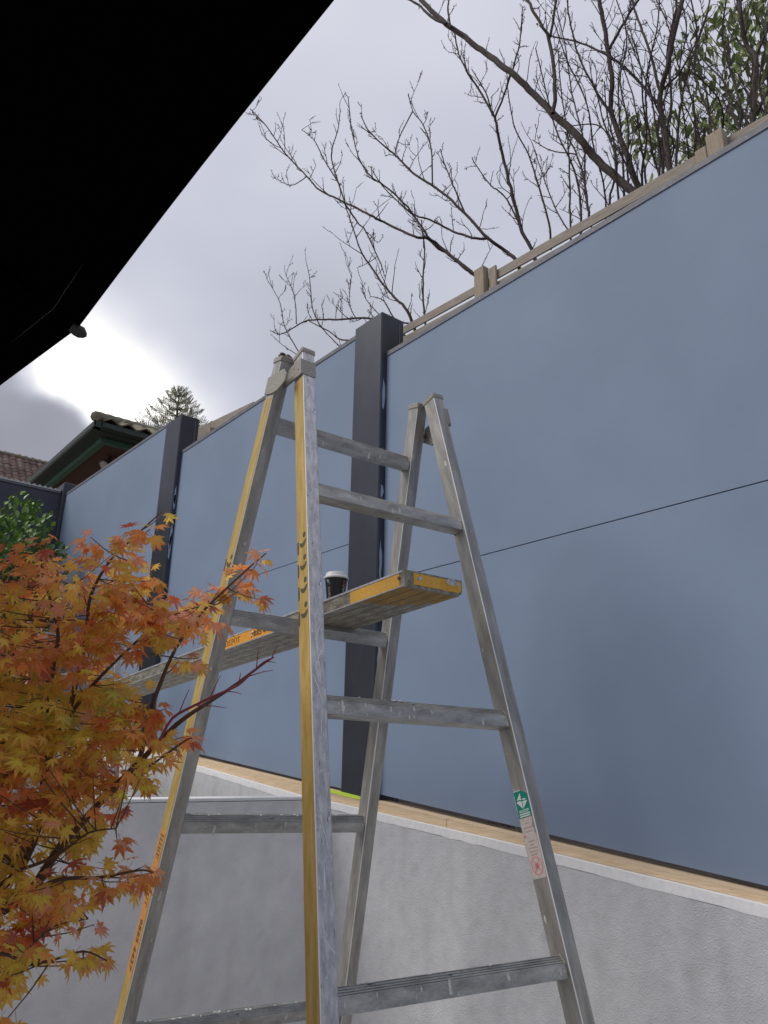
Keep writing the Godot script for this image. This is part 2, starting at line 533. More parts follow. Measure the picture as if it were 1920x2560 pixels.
# ---------------------------------------------------------------- retaining wall, sleeper, cross wall
func make_retaining_walls() -> void:
	var w := thing("retaining_wall", "rough grey rendered retaining wall with sloping white top edge, below the fence", "wall", Vector3(-3, 0, 0))
	var inv := Transform3D(Basis(), Vector3(3, 0, 0))
	# the top of the render and of the white band above it
	var xs := [3.2, -1.155, -2.06, -2.87, -3.56, -4.69, -9.3]
	var ys := [0.768, 1.199, 1.281, 1.349, 1.405, 1.531, 1.985]
	var face := PackedVector2Array([Vector2(3.2, -0.3)])
	var band := PackedVector2Array()
	var fine: Array = []
	for k in xs.size() - 1:
		for q in 14: fine.append(Vector2(lerpf(xs[k], xs[k + 1], q / 14.0), lerpf(ys[k], ys[k + 1], q / 14.0)))
	fine.append(Vector2(xs[-1], ys[-1]))
	for p in fine: face.append(p - Vector2(0, 0.0305 + rng.randf_range(-0.002, 0.002)))
	face.append(Vector2(-9.3, -0.3))
	part("render", prism_mesh(face, -0.134, 0.072, inv), M.render, w)
	for p in fine: band.append(p)
	for k in range(fine.size() - 1, -1, -1):
		band.append(fine[k] - Vector2(0, 0.0300 + rng.randf_range(0.0, 0.005)))
	part("white_edge", prism_mesh(band, -0.13, 0.0755, inv), M.white, w)
	var front := M.render.duplicate() as StandardMaterial3D
	front.vertex_color_use_as_albedo = true
	var to_front := func(u: float, v: float) -> Vector3:
		var x := lerpf(0.6, -6.2, u)
		return Vector3(x + 3.0, lerpf(ytop(xs, ys, x) - 0.033, -0.05, v), 0.0745)
	part("render_face", stained_face(190, 44, to_front, func(_p: Vector3) -> bool: return true, 611, Vector3(0, 0, 1)), front, w)
	# the sleeper on top
	var s := thing("timber_sleeper", "pale bare timber board lying along the sloping wall top under the fence", "timber", Vector3(-3, 0, 0))
	var xm := -4.1
	for seg in [[3.2, -2.45], [-2.453, -9.2]]:
		var a: float = seg[0]; var b: float = seg[1]
		var poly := PackedVector2Array()
		var n := 12
		for k in n + 1:
			var x := lerpf(a, b, float(k) / n)
			poly.append(Vector2(x, slope_y(x)))
		for k in range(n, -1, -1):
			var x := lerpf(a, b, float(k) / n)
			poly.append(Vector2(x, ytop(xs, ys, x) + 0.0015))
		part("board", prism_mesh(poly, -0.055, 0.052, inv), M.sleeper, s)
	var tape := PackedVector2Array([Vector2(-3.42, slope_y(-3.42) + 0.03), Vector2(-3.40, slope_y(-3.4) + 0.03), Vector2(-3.39, slope_y(-3.39) + 0.008), Vector2(-3.0, slope_y(-3.0) + 0.004), Vector2(-2.9, slope_y(-2.9) + 0.001), Vector2(-2.9, slope_y(-2.9) - 0.004), Vector2(-3.1, slope_y(-3.1) - 0.010), Vector2(-3.42, slope_y(-3.42) - 0.008)])
	var o := part("masking_tape", prism_mesh(tape, 0.044, 0.0545), plain(lin(0.62, 0.82, 0.09), 0.7), self)
	tag(o, "torn fluorescent yellow green masking tape along the timber board at the middle post's foot", "tape")
	# the cross wall towards the yard
	var c := thing("garden_wall", "smoother grey rendered garden wall with level white top, behind the trestle's left legs", "wall", Vector3(-3.3, 0, 0.9))
	var st := begin()
	box(st, Vector3(-0.13, -0.2, -0.826), Vector3(0.02, 1.388 , 2.4), 0.008)
	part("render", st.commit(), M.cross_render, c)
	var front2 := M.cross_render.duplicate() as StandardMaterial3D
	front2.vertex_color_use_as_albedo = true
	var to_cross := func(u: float, v: float) -> Vector3: return Vector3(0.0221, lerpf(1.386, -0.05, v), lerpf(-0.82, 2.39, u))
	part("render_face", stained_face(90, 44, to_cross, func(_p: Vector3) -> bool: return true, 633, Vector3(1, 0, 0)), front2, c)
	part("white_top", box_mesh(Vector3(-0.128, 1.3885, -0.824), Vector3(0.0225, 1.403, 2.4), 0.003), M.white, c)

func ytop(xs: Array, ys: Array, x: float) -> float:
	for k in xs.size() - 1:
		if x <= xs[k] and x >= xs[k + 1]:
			return lerpf(ys[k], ys[k + 1], (x - xs[k]) / (xs[k + 1] - xs[k]))
	return ys[-1]

# a rendered face as a grid, so that runs and stains of dirt can be given to its points; to(u, v) places a point
func stained_face(nu: int, nv: int, to: Callable, keep: Callable, seed_: int, away: Vector3) -> ArrayMesh:
	var st := begin()
	var wide := noise(seed_, 0.9, FastNoiseLite.TYPE_SIMPLEX_SMOOTH, 4)
	var runs := noise(seed_ + 3, 5.5, FastNoiseLite.TYPE_SIMPLEX_SMOOTH, 3)
	var spots := noise(seed_ + 5, 9.0, FastNoiseLite.TYPE_SIMPLEX_SMOOTH, 2)
	var color := func(p: Vector3, down: float) -> Color:
		var a := p.x + p.z
		var c := 1.0 - 0.06 * clampf(wide.get_noise_2d(a, p.y) * 1.6 + 0.4, 0.0, 1.0)
		var run := smoothstep(0.12, 0.6, runs.get_noise_2d(a * 1.6, p.y * 0.10)) * clampf(1.25 - down * 1.1, 0.0, 1.0)
		c -= 0.10 * run
		c -= 0.09 * smoothstep(0.42, 0.7, spots.get_noise_2d(a, p.y * 1.4))
		return Color(c, c * 0.998, c * 0.992)
	for i in nu:
		for j in nv:
			var q: Array = []
			for k in [[i, j], [i + 1, j], [i + 1, j + 1], [i, j + 1]]:
				var v := float(k[1]) / nv
				q.append([to.call(float(k[0]) / nu, v), v])
			if not keep.call(q[0][0]): continue
			var n := ((q[2][0] - q[0][0]) as Vector3).cross(q[1][0] - q[0][0])
			for k in ([0, 1, 2, 0, 2, 3] if n.dot(away) > 0.0 else [0, 2, 1, 0, 3, 2]):
				st.set_normal(away); st.set_color(color.call(q[k][0], q[k][1])); st.add_vertex(q[k][0])
	return st.commit()

# ---------------------------------------------------------------- the dark fence at the far end
func make_return_fence() -> void:
	var f := thing("side_fence", "dark charcoal side fence with corrugated metal capping, closing the far left end", "fence", Vector3(-8.8, 0, 0.05))
	part("panel", box_mesh(Vector3(-0.03, 0.0, 0.0), Vector3(0.03, 4.44, 5.0), 0.003), M.charcoal, f)
	part("flat_cap", box_mesh(Vector3(-0.04, 4.4405, 0.0), Vector3(0.045, 4.462, 5.0), 0.003), M.trim, f)
	# wavy edge of the corrugated strip that lies on top
	var st := begin()
	var poly := PackedVector2Array()
	var n := 170
	for k in n + 1: poly.append(Vector2(5.0 * k / n, 4.484 + (0.011 if k % 2 == 0 else -0.011)))
	for k in range(n, -1, -1): poly.append(Vector2(5.0 * k / n, 4.4635))
	prism(st, poly, -0.05, 0.06, Transform3D(Basis(Vector3(0, 0, 1), Vector3(0, 1, 0), Vector3(-1, 0, 0)), Vector3.ZERO))
	part("corrugated_capping", st.commit(), plain(lin(0.42, 0.43, 0.44), 0.5, 0.3), f)

# ---------------------------------------------------------------- timber slat fence behind
func make_paling_fence() -> void:
	var f := thing("slat_fence", "weathered horizontal timber slat fence showing just above the blue panels", "fence", Vector3(-3, 1, -0.3))
	var inv := Vector3(3, -1, 0.3)
	var slat := func(x0: float, y0: float, x1: float, y1: float, hgt: float, z: float) -> void:
		var poly := PackedVector2Array([Vector2(x0, y0 - hgt), Vector2(x1, y1 - hgt), Vector2(x1, y1), Vector2(lerpf(x0, x1, 0.5), lerpf(y0, y1, 0.5) + rng.randf_range(-0.004, 0.004)), Vector2(x0, y0)])
		part("slat", prism_mesh(poly, z - 0.005, z + 0.005, Transform3D(Basis(), inv)), M.old_wood, f)
	for k in 30:
		var dy := -0.064 * k
		var w0 := rng.randf_range(-0.006, 0.006)
		var w1 := rng.randf_range(-0.006, 0.006)
		slat.call(-0.35, 3.955 + dy + w0, -2.36, 4.044 + dy + w1, 0.051, -0.222)
		slat.call(-2.365, 4.022 + dy + w1, -5.5, 4.182 + dy + w0, 0.049, -0.224)
	var l0 := at_z(498, 1076, -0.28)
	var l1 := at_z(640, 1006, -0.28)
	for k in 6: slat.call(-5.503, l0.y - 0.11 * k - 0.12, -9.5, l0.y + 0.42 - 0.11 * k, 0.09, -0.283)
	slat.call(l1.x, l1.y, l0.x - 0.4, l0.y + 0.06, 0.16, -0.262)
	for p in [[-2.40, 4.083, 0.07], [-2.33, 4.066, 0.05], [-1.165, 4.0, 0.05], [-1.09, 4.012, 0.07], [-4.6, 4.17, 0.07], [-5.52, 4.22, 0.07]]:
		var o := part("fence_post", box_mesh(Vector3(p[0] - p[2] * 0.5 + 3.0, 0.0, -0.035), Vector3(p[0] + p[2] * 0.5 + 3.0, p[1] - 1.0, 0.01 if p[2] > 0.06 else -0.02), 0.003), M.old_post, f)
		o.position.z = 0.122

# ---------------------------------------------------------------- houses
func make_houses() -> void:
	var k := Vector3(-10.074, 6.034, -0.6)
	var hs := thing("neighbour_house", "neighbouring house corner with green eaves and lichen covered tile roof behind the fence", "house", Vector3(k.x, 2.0, k.z))
	var o := Vector3(0, k.y - 2.0, 0)          # the eaves corner, local
	var L := 5.5
	# gutters with a rolled lip, along -x and along -z
	var prof := PackedVector2Array([Vector2(0, 0), Vector2(0, -0.07), Vector2(-0.02, -0.088), Vector2(-0.11, -0.088), Vector2(-0.11, -0.008), Vector2(-0.095, -0.008), Vector2(-0.095, -0.075), Vector2(-0.02, -0.075), Vector2(-0.012, -0.02), Vector2(-0.02, 0)])
	var st := begin()
	prism(st, prof, 0.0, L, Transform3D(Basis(Vector3(1, 0, 0), Vector3(0, 1, 0), Vector3(0, 0, -1)), o))
	part("gutter", st.commit(), M.green_paint, hs)
	st = begin()
	prism(st, prof, 0.0, L, Transform3D(Basis(Vector3(0, 0, 1), Vector3(0, 1, 0), Vector3(-1, 0, 0)), o))
	part("gutter", st.commit(), M.green_paint, hs)
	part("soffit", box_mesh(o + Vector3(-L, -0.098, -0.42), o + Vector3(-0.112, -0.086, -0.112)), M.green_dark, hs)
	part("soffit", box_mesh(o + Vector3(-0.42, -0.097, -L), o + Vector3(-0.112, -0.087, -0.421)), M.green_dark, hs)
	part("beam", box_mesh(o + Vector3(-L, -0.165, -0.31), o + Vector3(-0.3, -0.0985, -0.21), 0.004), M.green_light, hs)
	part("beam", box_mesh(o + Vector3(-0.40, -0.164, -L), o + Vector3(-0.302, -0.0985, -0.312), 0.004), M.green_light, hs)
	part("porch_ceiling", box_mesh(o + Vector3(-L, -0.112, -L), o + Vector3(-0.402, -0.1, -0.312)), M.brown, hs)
	part("wall", box_mesh(Vector3(-L, -1.0, -L - 0.2), o + Vector3(-3.6, -0.113, -2.6)), M.brown, hs)
	# hip roof: two slopes up from the eaves
	var rise := tan(deg_to_rad(25.0))
	st = begin()
	var ref := o + Vector3(-3, -3, -3)
	var r0 := o + Vector3(-0.03, -0.02, -0.03)
	quad(st, r0, r0 + Vector3(0, 0, -8), r0 + Vector3(-4, 4 * rise, -8), r0 + Vector3(-4, 4 * rise, -4), ref)
	quad(st, r0, r0 + Vector3(-8, 0, 0), r0 + Vector3(-8, 4 * rise, -4), r0 + Vector3(-4, 4 * rise, -4), ref)
	part("roof_slope", st.commit(), M.lichen, hs)
	# tiles of the first courses, humped, each its own piece
	var tile_a := roof_tile(0.25, 0.34, 0.055)
	var n := 0
	for c in 3:
		for t in 13:
			var zz := -0.10 - 0.25 * t - 0.3 * c
			if -zz < 0.3 * c: continue
			var b := Basis(Vector3(0, 0, 1), rng.randf_range(-0.03, 0.03)) * Basis(Vector3(0, 0, 1), -atan(rise)) * Basis(Vector3(1, 0, 0), rng.randf_range(-0.03, 0.03))
			piece("roof_tile", n, tile_a, M.lichen, hs, Transform3D(b, o + Vector3(0.02 - 0.3 * c, 0.022 + 0.315 * c * rise + rng.randf_range(-0.006, 0.006), zz)))
			n += 1
	st = begin()
	for t in 24:
		var a := Vector3(-0.1 - 0.2 * t, 0.05 + (0.1 + 0.2 * t) * rise, -0.1 - 0.2 * t)
		lathe(st, [Vector2(0.0, -0.16), Vector2(0.075, -0.15), Vector2(0.085, 0.0), Vector2(0.075, 0.15), Vector2(0.0, 0.16)], 8, Transform3D(Basis(Quaternion(Vector3.UP, Vector3(-1, rise, -1).normalized())), o + a))
	part("hip_capping", st.commit(), M.lichen, hs)
	# flood light under the porch
	var lp := at_y(262, 1166, 5.74)
	var fl := thing("flood_light", "round flood light hanging under the neighbouring house's brown porch ceiling", "lamp", Vector3(lp.x, lp.y, lp.z))
	st = begin()
	var tilt := Basis(Quaternion(Vector3.UP, Vector3(0.25, -0.75, 0.62).normalized())).scaled(Vector3.ONE * 1.25)
	lathe(st, [Vector2(0.0, -0.13), Vector2(0.04, -0.125), Vector2(0.055, -0.07), Vector2(0.078, -0.015), Vector2(0.082, 0.0), Vector2(0.074, 0.004)], 20, Transform3D(tilt, Vector3.ZERO))
	part("housing", st.commit(), plain(lin(0.05, 0.04, 0.035), 0.5), fl)
	st = begin()
	lathe(st, [Vector2(0.0745, -0.004), Vector2(0.05, 0.009), Vector2(0.0, 0.014)], 20, Transform3D(tilt, Vector3.ZERO))
	part("lens", st.commit(), plain(lin(0.30, 0.28, 0.24), 0.2), fl)
	st = begin()
	tube(st, [Vector3(-0.02, 0.10, -0.05), Vector3(-0.02, 0.185, -0.06)], [0.022, 0.03], 8)
	part("bracket", st.commit(), plain(lin(0.04, 0.03, 0.028), 0.6), fl)

	# the red tiled roof further away
	var a0 := at_x(-60, 1116, -24.0)
	var a1 := at_x(150, 1160, -24.0)
	var b0 := at_x(-60, 1184, -23.0)
	var hb := thing("tiled_house", "red brown tiled roof of a further house at the far left", "house", Vector3(-23.0, 3.0, b0.z))
	var ridge_y := (a0.y + a1.y) * 0.5 - 3.0
	var eave_y := b0.y - 3.0 - 0.02
	var z0 := 3.0
	var z1 := -4.0
	var dir := Vector3(-1.0 - 0.25, ridge_y - eave_y, 0)
	var slope_len := dir.length()
	dir = dir.normalized()
	st = begin()
	var e0 := Vector3(0.05, eave_y, z0)
	quad(st, e0, Vector3(0.05, eave_y, z1), Vector3(0.05, eave_y, z1) + dir * slope_len, e0 + dir * slope_len, Vector3(-2, 0, 0))
	part("roof_slope", st.commit(), plain(lin(0.12, 0.07, 0.055), 0.9), hb)
	part("wall", box_mesh(Vector3(-1.6, -1.5, z1), Vector3(-0.4, eave_y - 0.1, z0)), plain(lin(0.45, 0.40, 0.34), 0.9), hb)
	part("gutter", box_mesh(Vector3(0.0, eave_y - 0.11, z1), Vector3(0.12, eave_y - 0.01, z0), 0.02), plain(lin(0.26, 0.28, 0.30), 0.6), hb)
	var nb := Basis(Vector3(0, 0, 1), -atan2(dir.y, -dir.x))
	var cols := [lin(0.085, 0.048, 0.04), lin(0.115, 0.066, 0.055), lin(0.07, 0.042, 0.037), lin(0.15, 0.105, 0.09)]
	var tms: Array = []
	for c in cols:
		var m := mat(mottled(401 + tms.size() * 5, c.darkened(0.15), c.lightened(0.12), [[0.04, 0.80, Color(0.50, 0.47, 0.44), 4]], 0.03, 0.1, 128), Vector3(3, 3, 3), 0.95)
		tms.append(m)
	var small := roof_tile(0.2, slope_len / 8.0 + 0.03, 0.035)
	n = 0
	for r in 9:
		for t in 30:
			var zz := 2.6 - 0.2 * t
			var wp := hb.position + Vector3(0.07, eave_y, zz) + dir * (slope_len / 8.4 * r)
			var q := to_px(wp)
			if q.x < -40 or q.x > 175 or n >= 290: continue
			piece("roof_tile", n, small, tms[rng.randi() % 4], hb, Transform3D(nb * Basis(Vector3(1, 0, 0), rng.randf_range(-0.04, 0.04)), wp - hb.position + Vector3(0, 0.012 + rng.randf_range(-0.006, 0.006), 0)))
			n += 1
	st = begin()
	for t in 24:
		var c := Vector3(0.05, eave_y, 2.5 - 0.26 * t) + dir * (slope_len + 0.03) + Vector3(0, 0.0, 0)
		lathe(st, [Vector2(0.0, -0.15), Vector2(0.07, -0.145), Vector2(0.085, 0.12), Vector2(0.0, 0.13)], 8, Transform3D(Basis(Quaternion(Vector3.UP, Vector3(0, 0.03, -1).normalized())), c))
	part("ridge_capping", st.commit(), M.lichen, hb)

# a humped tile: width along z, running up along -x, front edge at the origin
func roof_tile(w: float, l: float, hump: float) -> ArrayMesh:
	var st := begin()
	var n := 6
	var ref := Vector3(-l * 0.5, -0.3, -w * 0.5)
	for k in n:
		var y0 := hump * pow(sin(PI * k / n), 2.0)
		var y1 := hump * pow(sin(PI * (k + 1) / n), 2.0)
		var za := -w * k / n
		var zb := -w * (k + 1) / n
		quad(st, Vector3(0, y0, za), Vector3(0, y1, zb), Vector3(-l, y1 - 0.012, zb), Vector3(-l, y0 - 0.012, za), ref)
		quad(st, Vector3(0, y0, za), Vector3(0, y1, zb), Vector3(-0.003, y1 - 0.022, zb), Vector3(-0.003, y0 - 0.022, za), Vector3(-1, y0, (za + zb) * 0.5))
		quad(st, Vector3(-l, y0 - 0.03, za), Vector3(-l, y1 - 0.03, zb), Vector3(-0.003, y1 - 0.022, zb), Vector3(-0.003, y0 - 0.022, za), Vector3(-l * 0.5, 1, (za + zb) * 0.5))
	return st.commit()

# ---------------------------------------------------------------- umbrella over the camera
func make_umbrella() -> void:
	var hub := Vector3(-1.39, 2.35 + 0.70, 3.55)
	var u := thing("market_umbrella", "large black fabric umbrella overhead, its hemmed edge crossing the sky", "umbrella", Vector3(hub.x, 0, hub.z))
	var rel := func(p: Vector3) -> Vector3: return p - Vector3(hub.x, 0, hub.z)
	# rim points: middle of the side towards the fence, then round the square
	var rim := [Vector3(-1.393, 2.35, 2.042), Vector3(0.15, 2.35, 2.052), Vector3(0.16, 2.35, 3.55), Vector3(0.15, 2.35, 5.06), Vector3(-1.39, 2.35, 5.07), Vector3(-2.93, 2.35, 5.06), Vector3(-2.94, 2.35, 3.55), Vector3(-2.93, 2.35, 2.235)]
	var st := begin()
	var hem := begin()
	var n := 8
	var seg := 14
	for k in n:
		var a: Vector3 = rel.call(rim[k]); var b: Vector3 = rel.call(rim[(k + 1) % n]); var t: Vector3 = rel.call(hub)
		for i in seg:
			for j in 8:
				var P: Array[Vector3] = []
				for q in [[i, j], [i + 1, j], [i + 1, j + 1], [i, j + 1]]:
					var s: float = float(q[0]) / seg
					var r: float = float(q[1]) / 8.0
					var e := a.lerp(b, s)
					var inward := (t - e); inward.y = 0
					e += inward.normalized() * 0.010 * sin(PI * s)          # the edge is cut in a little between ribs
					var p := e.lerp(t, r)
					p.y -= 0.05 * sin(PI * s) * (1.0 - r) * r * 2.0       # cloth sags between the ribs
					P.append(p)
				quad(st, P[0], P[1], P[2], P[3], Vector3(0, 0, 0))
				var dn := Vector3(0, -0.0015, 0)
				quad(st, P[0] + dn, P[1] + dn, P[2] + dn, P[3] + dn, Vector3(0, 9, 0))
				if j == 0: quad(st, P[0], P[1], P[1] + dn, P[0] + dn, t)
				if j == 0:
					var q0 := P[0].lerp(P[3], 0.28) + dn * 1.2; var q1 := P[1].lerp(P[2], 0.28) + dn * 1.2
					quad(hem, P[0] + dn * 1.2, P[1] + dn * 1.2, q1, q0, Vector3(0, 9, 0))
					quad(hem, P[0] + dn * 2.0, P[1] + dn * 2.0, q1 + dn, q0 + dn, Vector3(0, 9, 0))
					quad(hem, q0, q1, q1 + dn, q0 + dn, P[0])
	var canopy := part("canopy", st.commit(), M.canvas, u)
	part("hem", hem.commit(), M.canvas, canopy)
	# the row of stitches along the hem on the side that the picture shows
	st = begin()
	for pair in [[rim[0], rim[1]], [rim[7], rim[0]]]:
		var a: Vector3 = rel.call(pair[0]); var b: Vector3 = rel.call(pair[1]); var t: Vector3 = rel.call(hub)
		for k in 190:
			var s := (k + 0.5) / 190.0
			var e := a.lerp(b, s)
			var inward := (t - e); inward.y = 0
			e += inward.normalized() * 0.010 * sin(PI * s)
			var p := e.lerp(t, 0.033)
			var x := Vector3(b - a).normalized()
			box(st, Vector3(-0.0022, -0.0042, -0.0005), Vector3(0.0022, -0.0033, 0.0005), 0.0, Transform3D(Basis(x, Vector3.UP, x.cross(Vector3.UP)), p))
	stuff(part("stitching", st.commit(), M.stitch, canopy))
	for k in n:
		var a: Vector3 = rel.call(rim[k]); var t: Vector3 = rel.call(hub)
		var d := (a - t).normalized()
		st = begin()
		var down := Vector3(0, -0.022, 0)
		tube(st, [t + down, t.lerp(a, 0.5) + down * 0.8, a + down * 0.5 - d * 0.10], [0.011, 0.010, 0.008], 8)
		var rb := part("rib", st.commit(), M.canvas, u)
		st = begin()
		tube(st, [a - d * 0.014 + down * 0.45, a - d * 0.002 + down * 0.4, a + d * 0.008 + down * 0.3, a + d * 0.017 + down * 0.3], [0.010, 0.012, 0.012, 0.006], 10)
		part("end_cap", st.commit(), M.cap, rb)
		st = begin()
		tube(st, [Vector3(0, 2.42, 0), t.lerp(a, 0.55) + down * 1.5], [0.008, 0.008], 6)
		part("strut", st.commit(), M.frame, u)
	st = begin()
	lathe(st, [Vector2(0.0, 2.36), Vector2(0.05, 2.36), Vector2(0.05, 2.46), Vector2(0.0, 2.46)], 16)
	lathe(st, [Vector2(0.0, 2.94), Vector2(0.06, 2.94), Vector2(0.06, 3.04), Vector2(0.0, 3.04)], 16)
	part("hub", st.commit(), M.frame, u)
	st = begin()
	tube(st, [Vector3(0, 0.0, 0), Vector3(0, 3.0, 0)], [0.024, 0.024], 14)
	part("pole", st.commit(), M.frame, u)
	part("base", box_mesh(Vector3(-0.28, 0.002, -0.28), Vector3(0.28, 0.07, 0.28), 0.01), M.frame, u)

# ---------------------------------------------------------------- trestle
# A section is a ladder frame: origin in the middle of its top, y up along it, z across (the yard side is +).
var front_xf := Transform3D()
var rear_xf := Transform3D()
const FW := 0.206
const RW := 0.215
const TAPER := 0.048
const SX := 0.046     # stile depth and width, in ridge heights
const SZ := 0.034

func make_trestles() -> void:
	var rv := Vector3(-0.025, -0.094, 0.257)
	front_xf = Transform3D(Basis(rv.normalized(), rv.length()), EYE + H * Vector3(-1.443, 1.0, -1.118))
	rv = Vector3(-0.012, -0.099, -0.238)
	rear_xf = Transform3D(Basis(rv.normalized(), rv.length()), EYE + H * Vector3(-1.498, 1.0, -1.106))
	var base := Vector3(front_xf.origin.x - 0.04, 0.0, front_xf.origin.z)
	var t := make_trestle(base, true)
	tag(t, "paint splashed aluminium trestle ladder with yellow stiles, in front, carrying the plank's near end", "trestle ladder", "trestles under the plank")
	var t2 := make_trestle(base, false)
	t2.scale = Vector3.ONE * 0.885
	t2.position = Vector3(-5.42, 0.0, 0.72)
	tag(t2, "second trestle, hidden behind the orange maple, under the plank's far end", "trestle ladder", "trestles under the plank")

func rung_poly(d: float, h: float) -> PackedVector2Array:
	# section in (x, y): flat below, fluted on the sloping front and on top
	var p := PackedVector2Array([Vector2(-d, -h), Vector2(d, -h), Vector2(d, h * 0.25)])
	var a := Vector2(d, h * 0.25); var b := Vector2(d * 0.35, h)
	for k in 4:
		var m0 := a.lerp(b, (k + 0.25) / 4.0); var m1 := a.lerp(b, (k + 0.75) / 4.0)
		p.append_array(PackedVector2Array([m0, m0 + Vector2(-0.0015, -0.0015), m1 + Vector2(-0.0015, -0.0015), m1]))
	p.append(b)
	for k in 2:
		var x0 := lerpf(b.x, -b.x, (k + 0.3) / 2.0); var x1 := lerpf(b.x, -b.x, (k + 0.6) / 2.0)
		p.append_array(PackedVector2Array([Vector2(x0, h), Vector2(x0, h - 0.002), Vector2(x1, h - 0.002), Vector2(x1, h)]))
	p.append(Vector2(-d * 0.35, h)); p.append(Vector2(-d, h * 0.25))
	return p

func blob(r: float, n := 9) -> PackedVector2Array:
	var p := PackedVector2Array()
	for q in n:
		var a := TAU * q / n
		p.append(Vector2(cos(a), sin(a)) * r * rng.randf_range(0.55, 1.15))
	return p

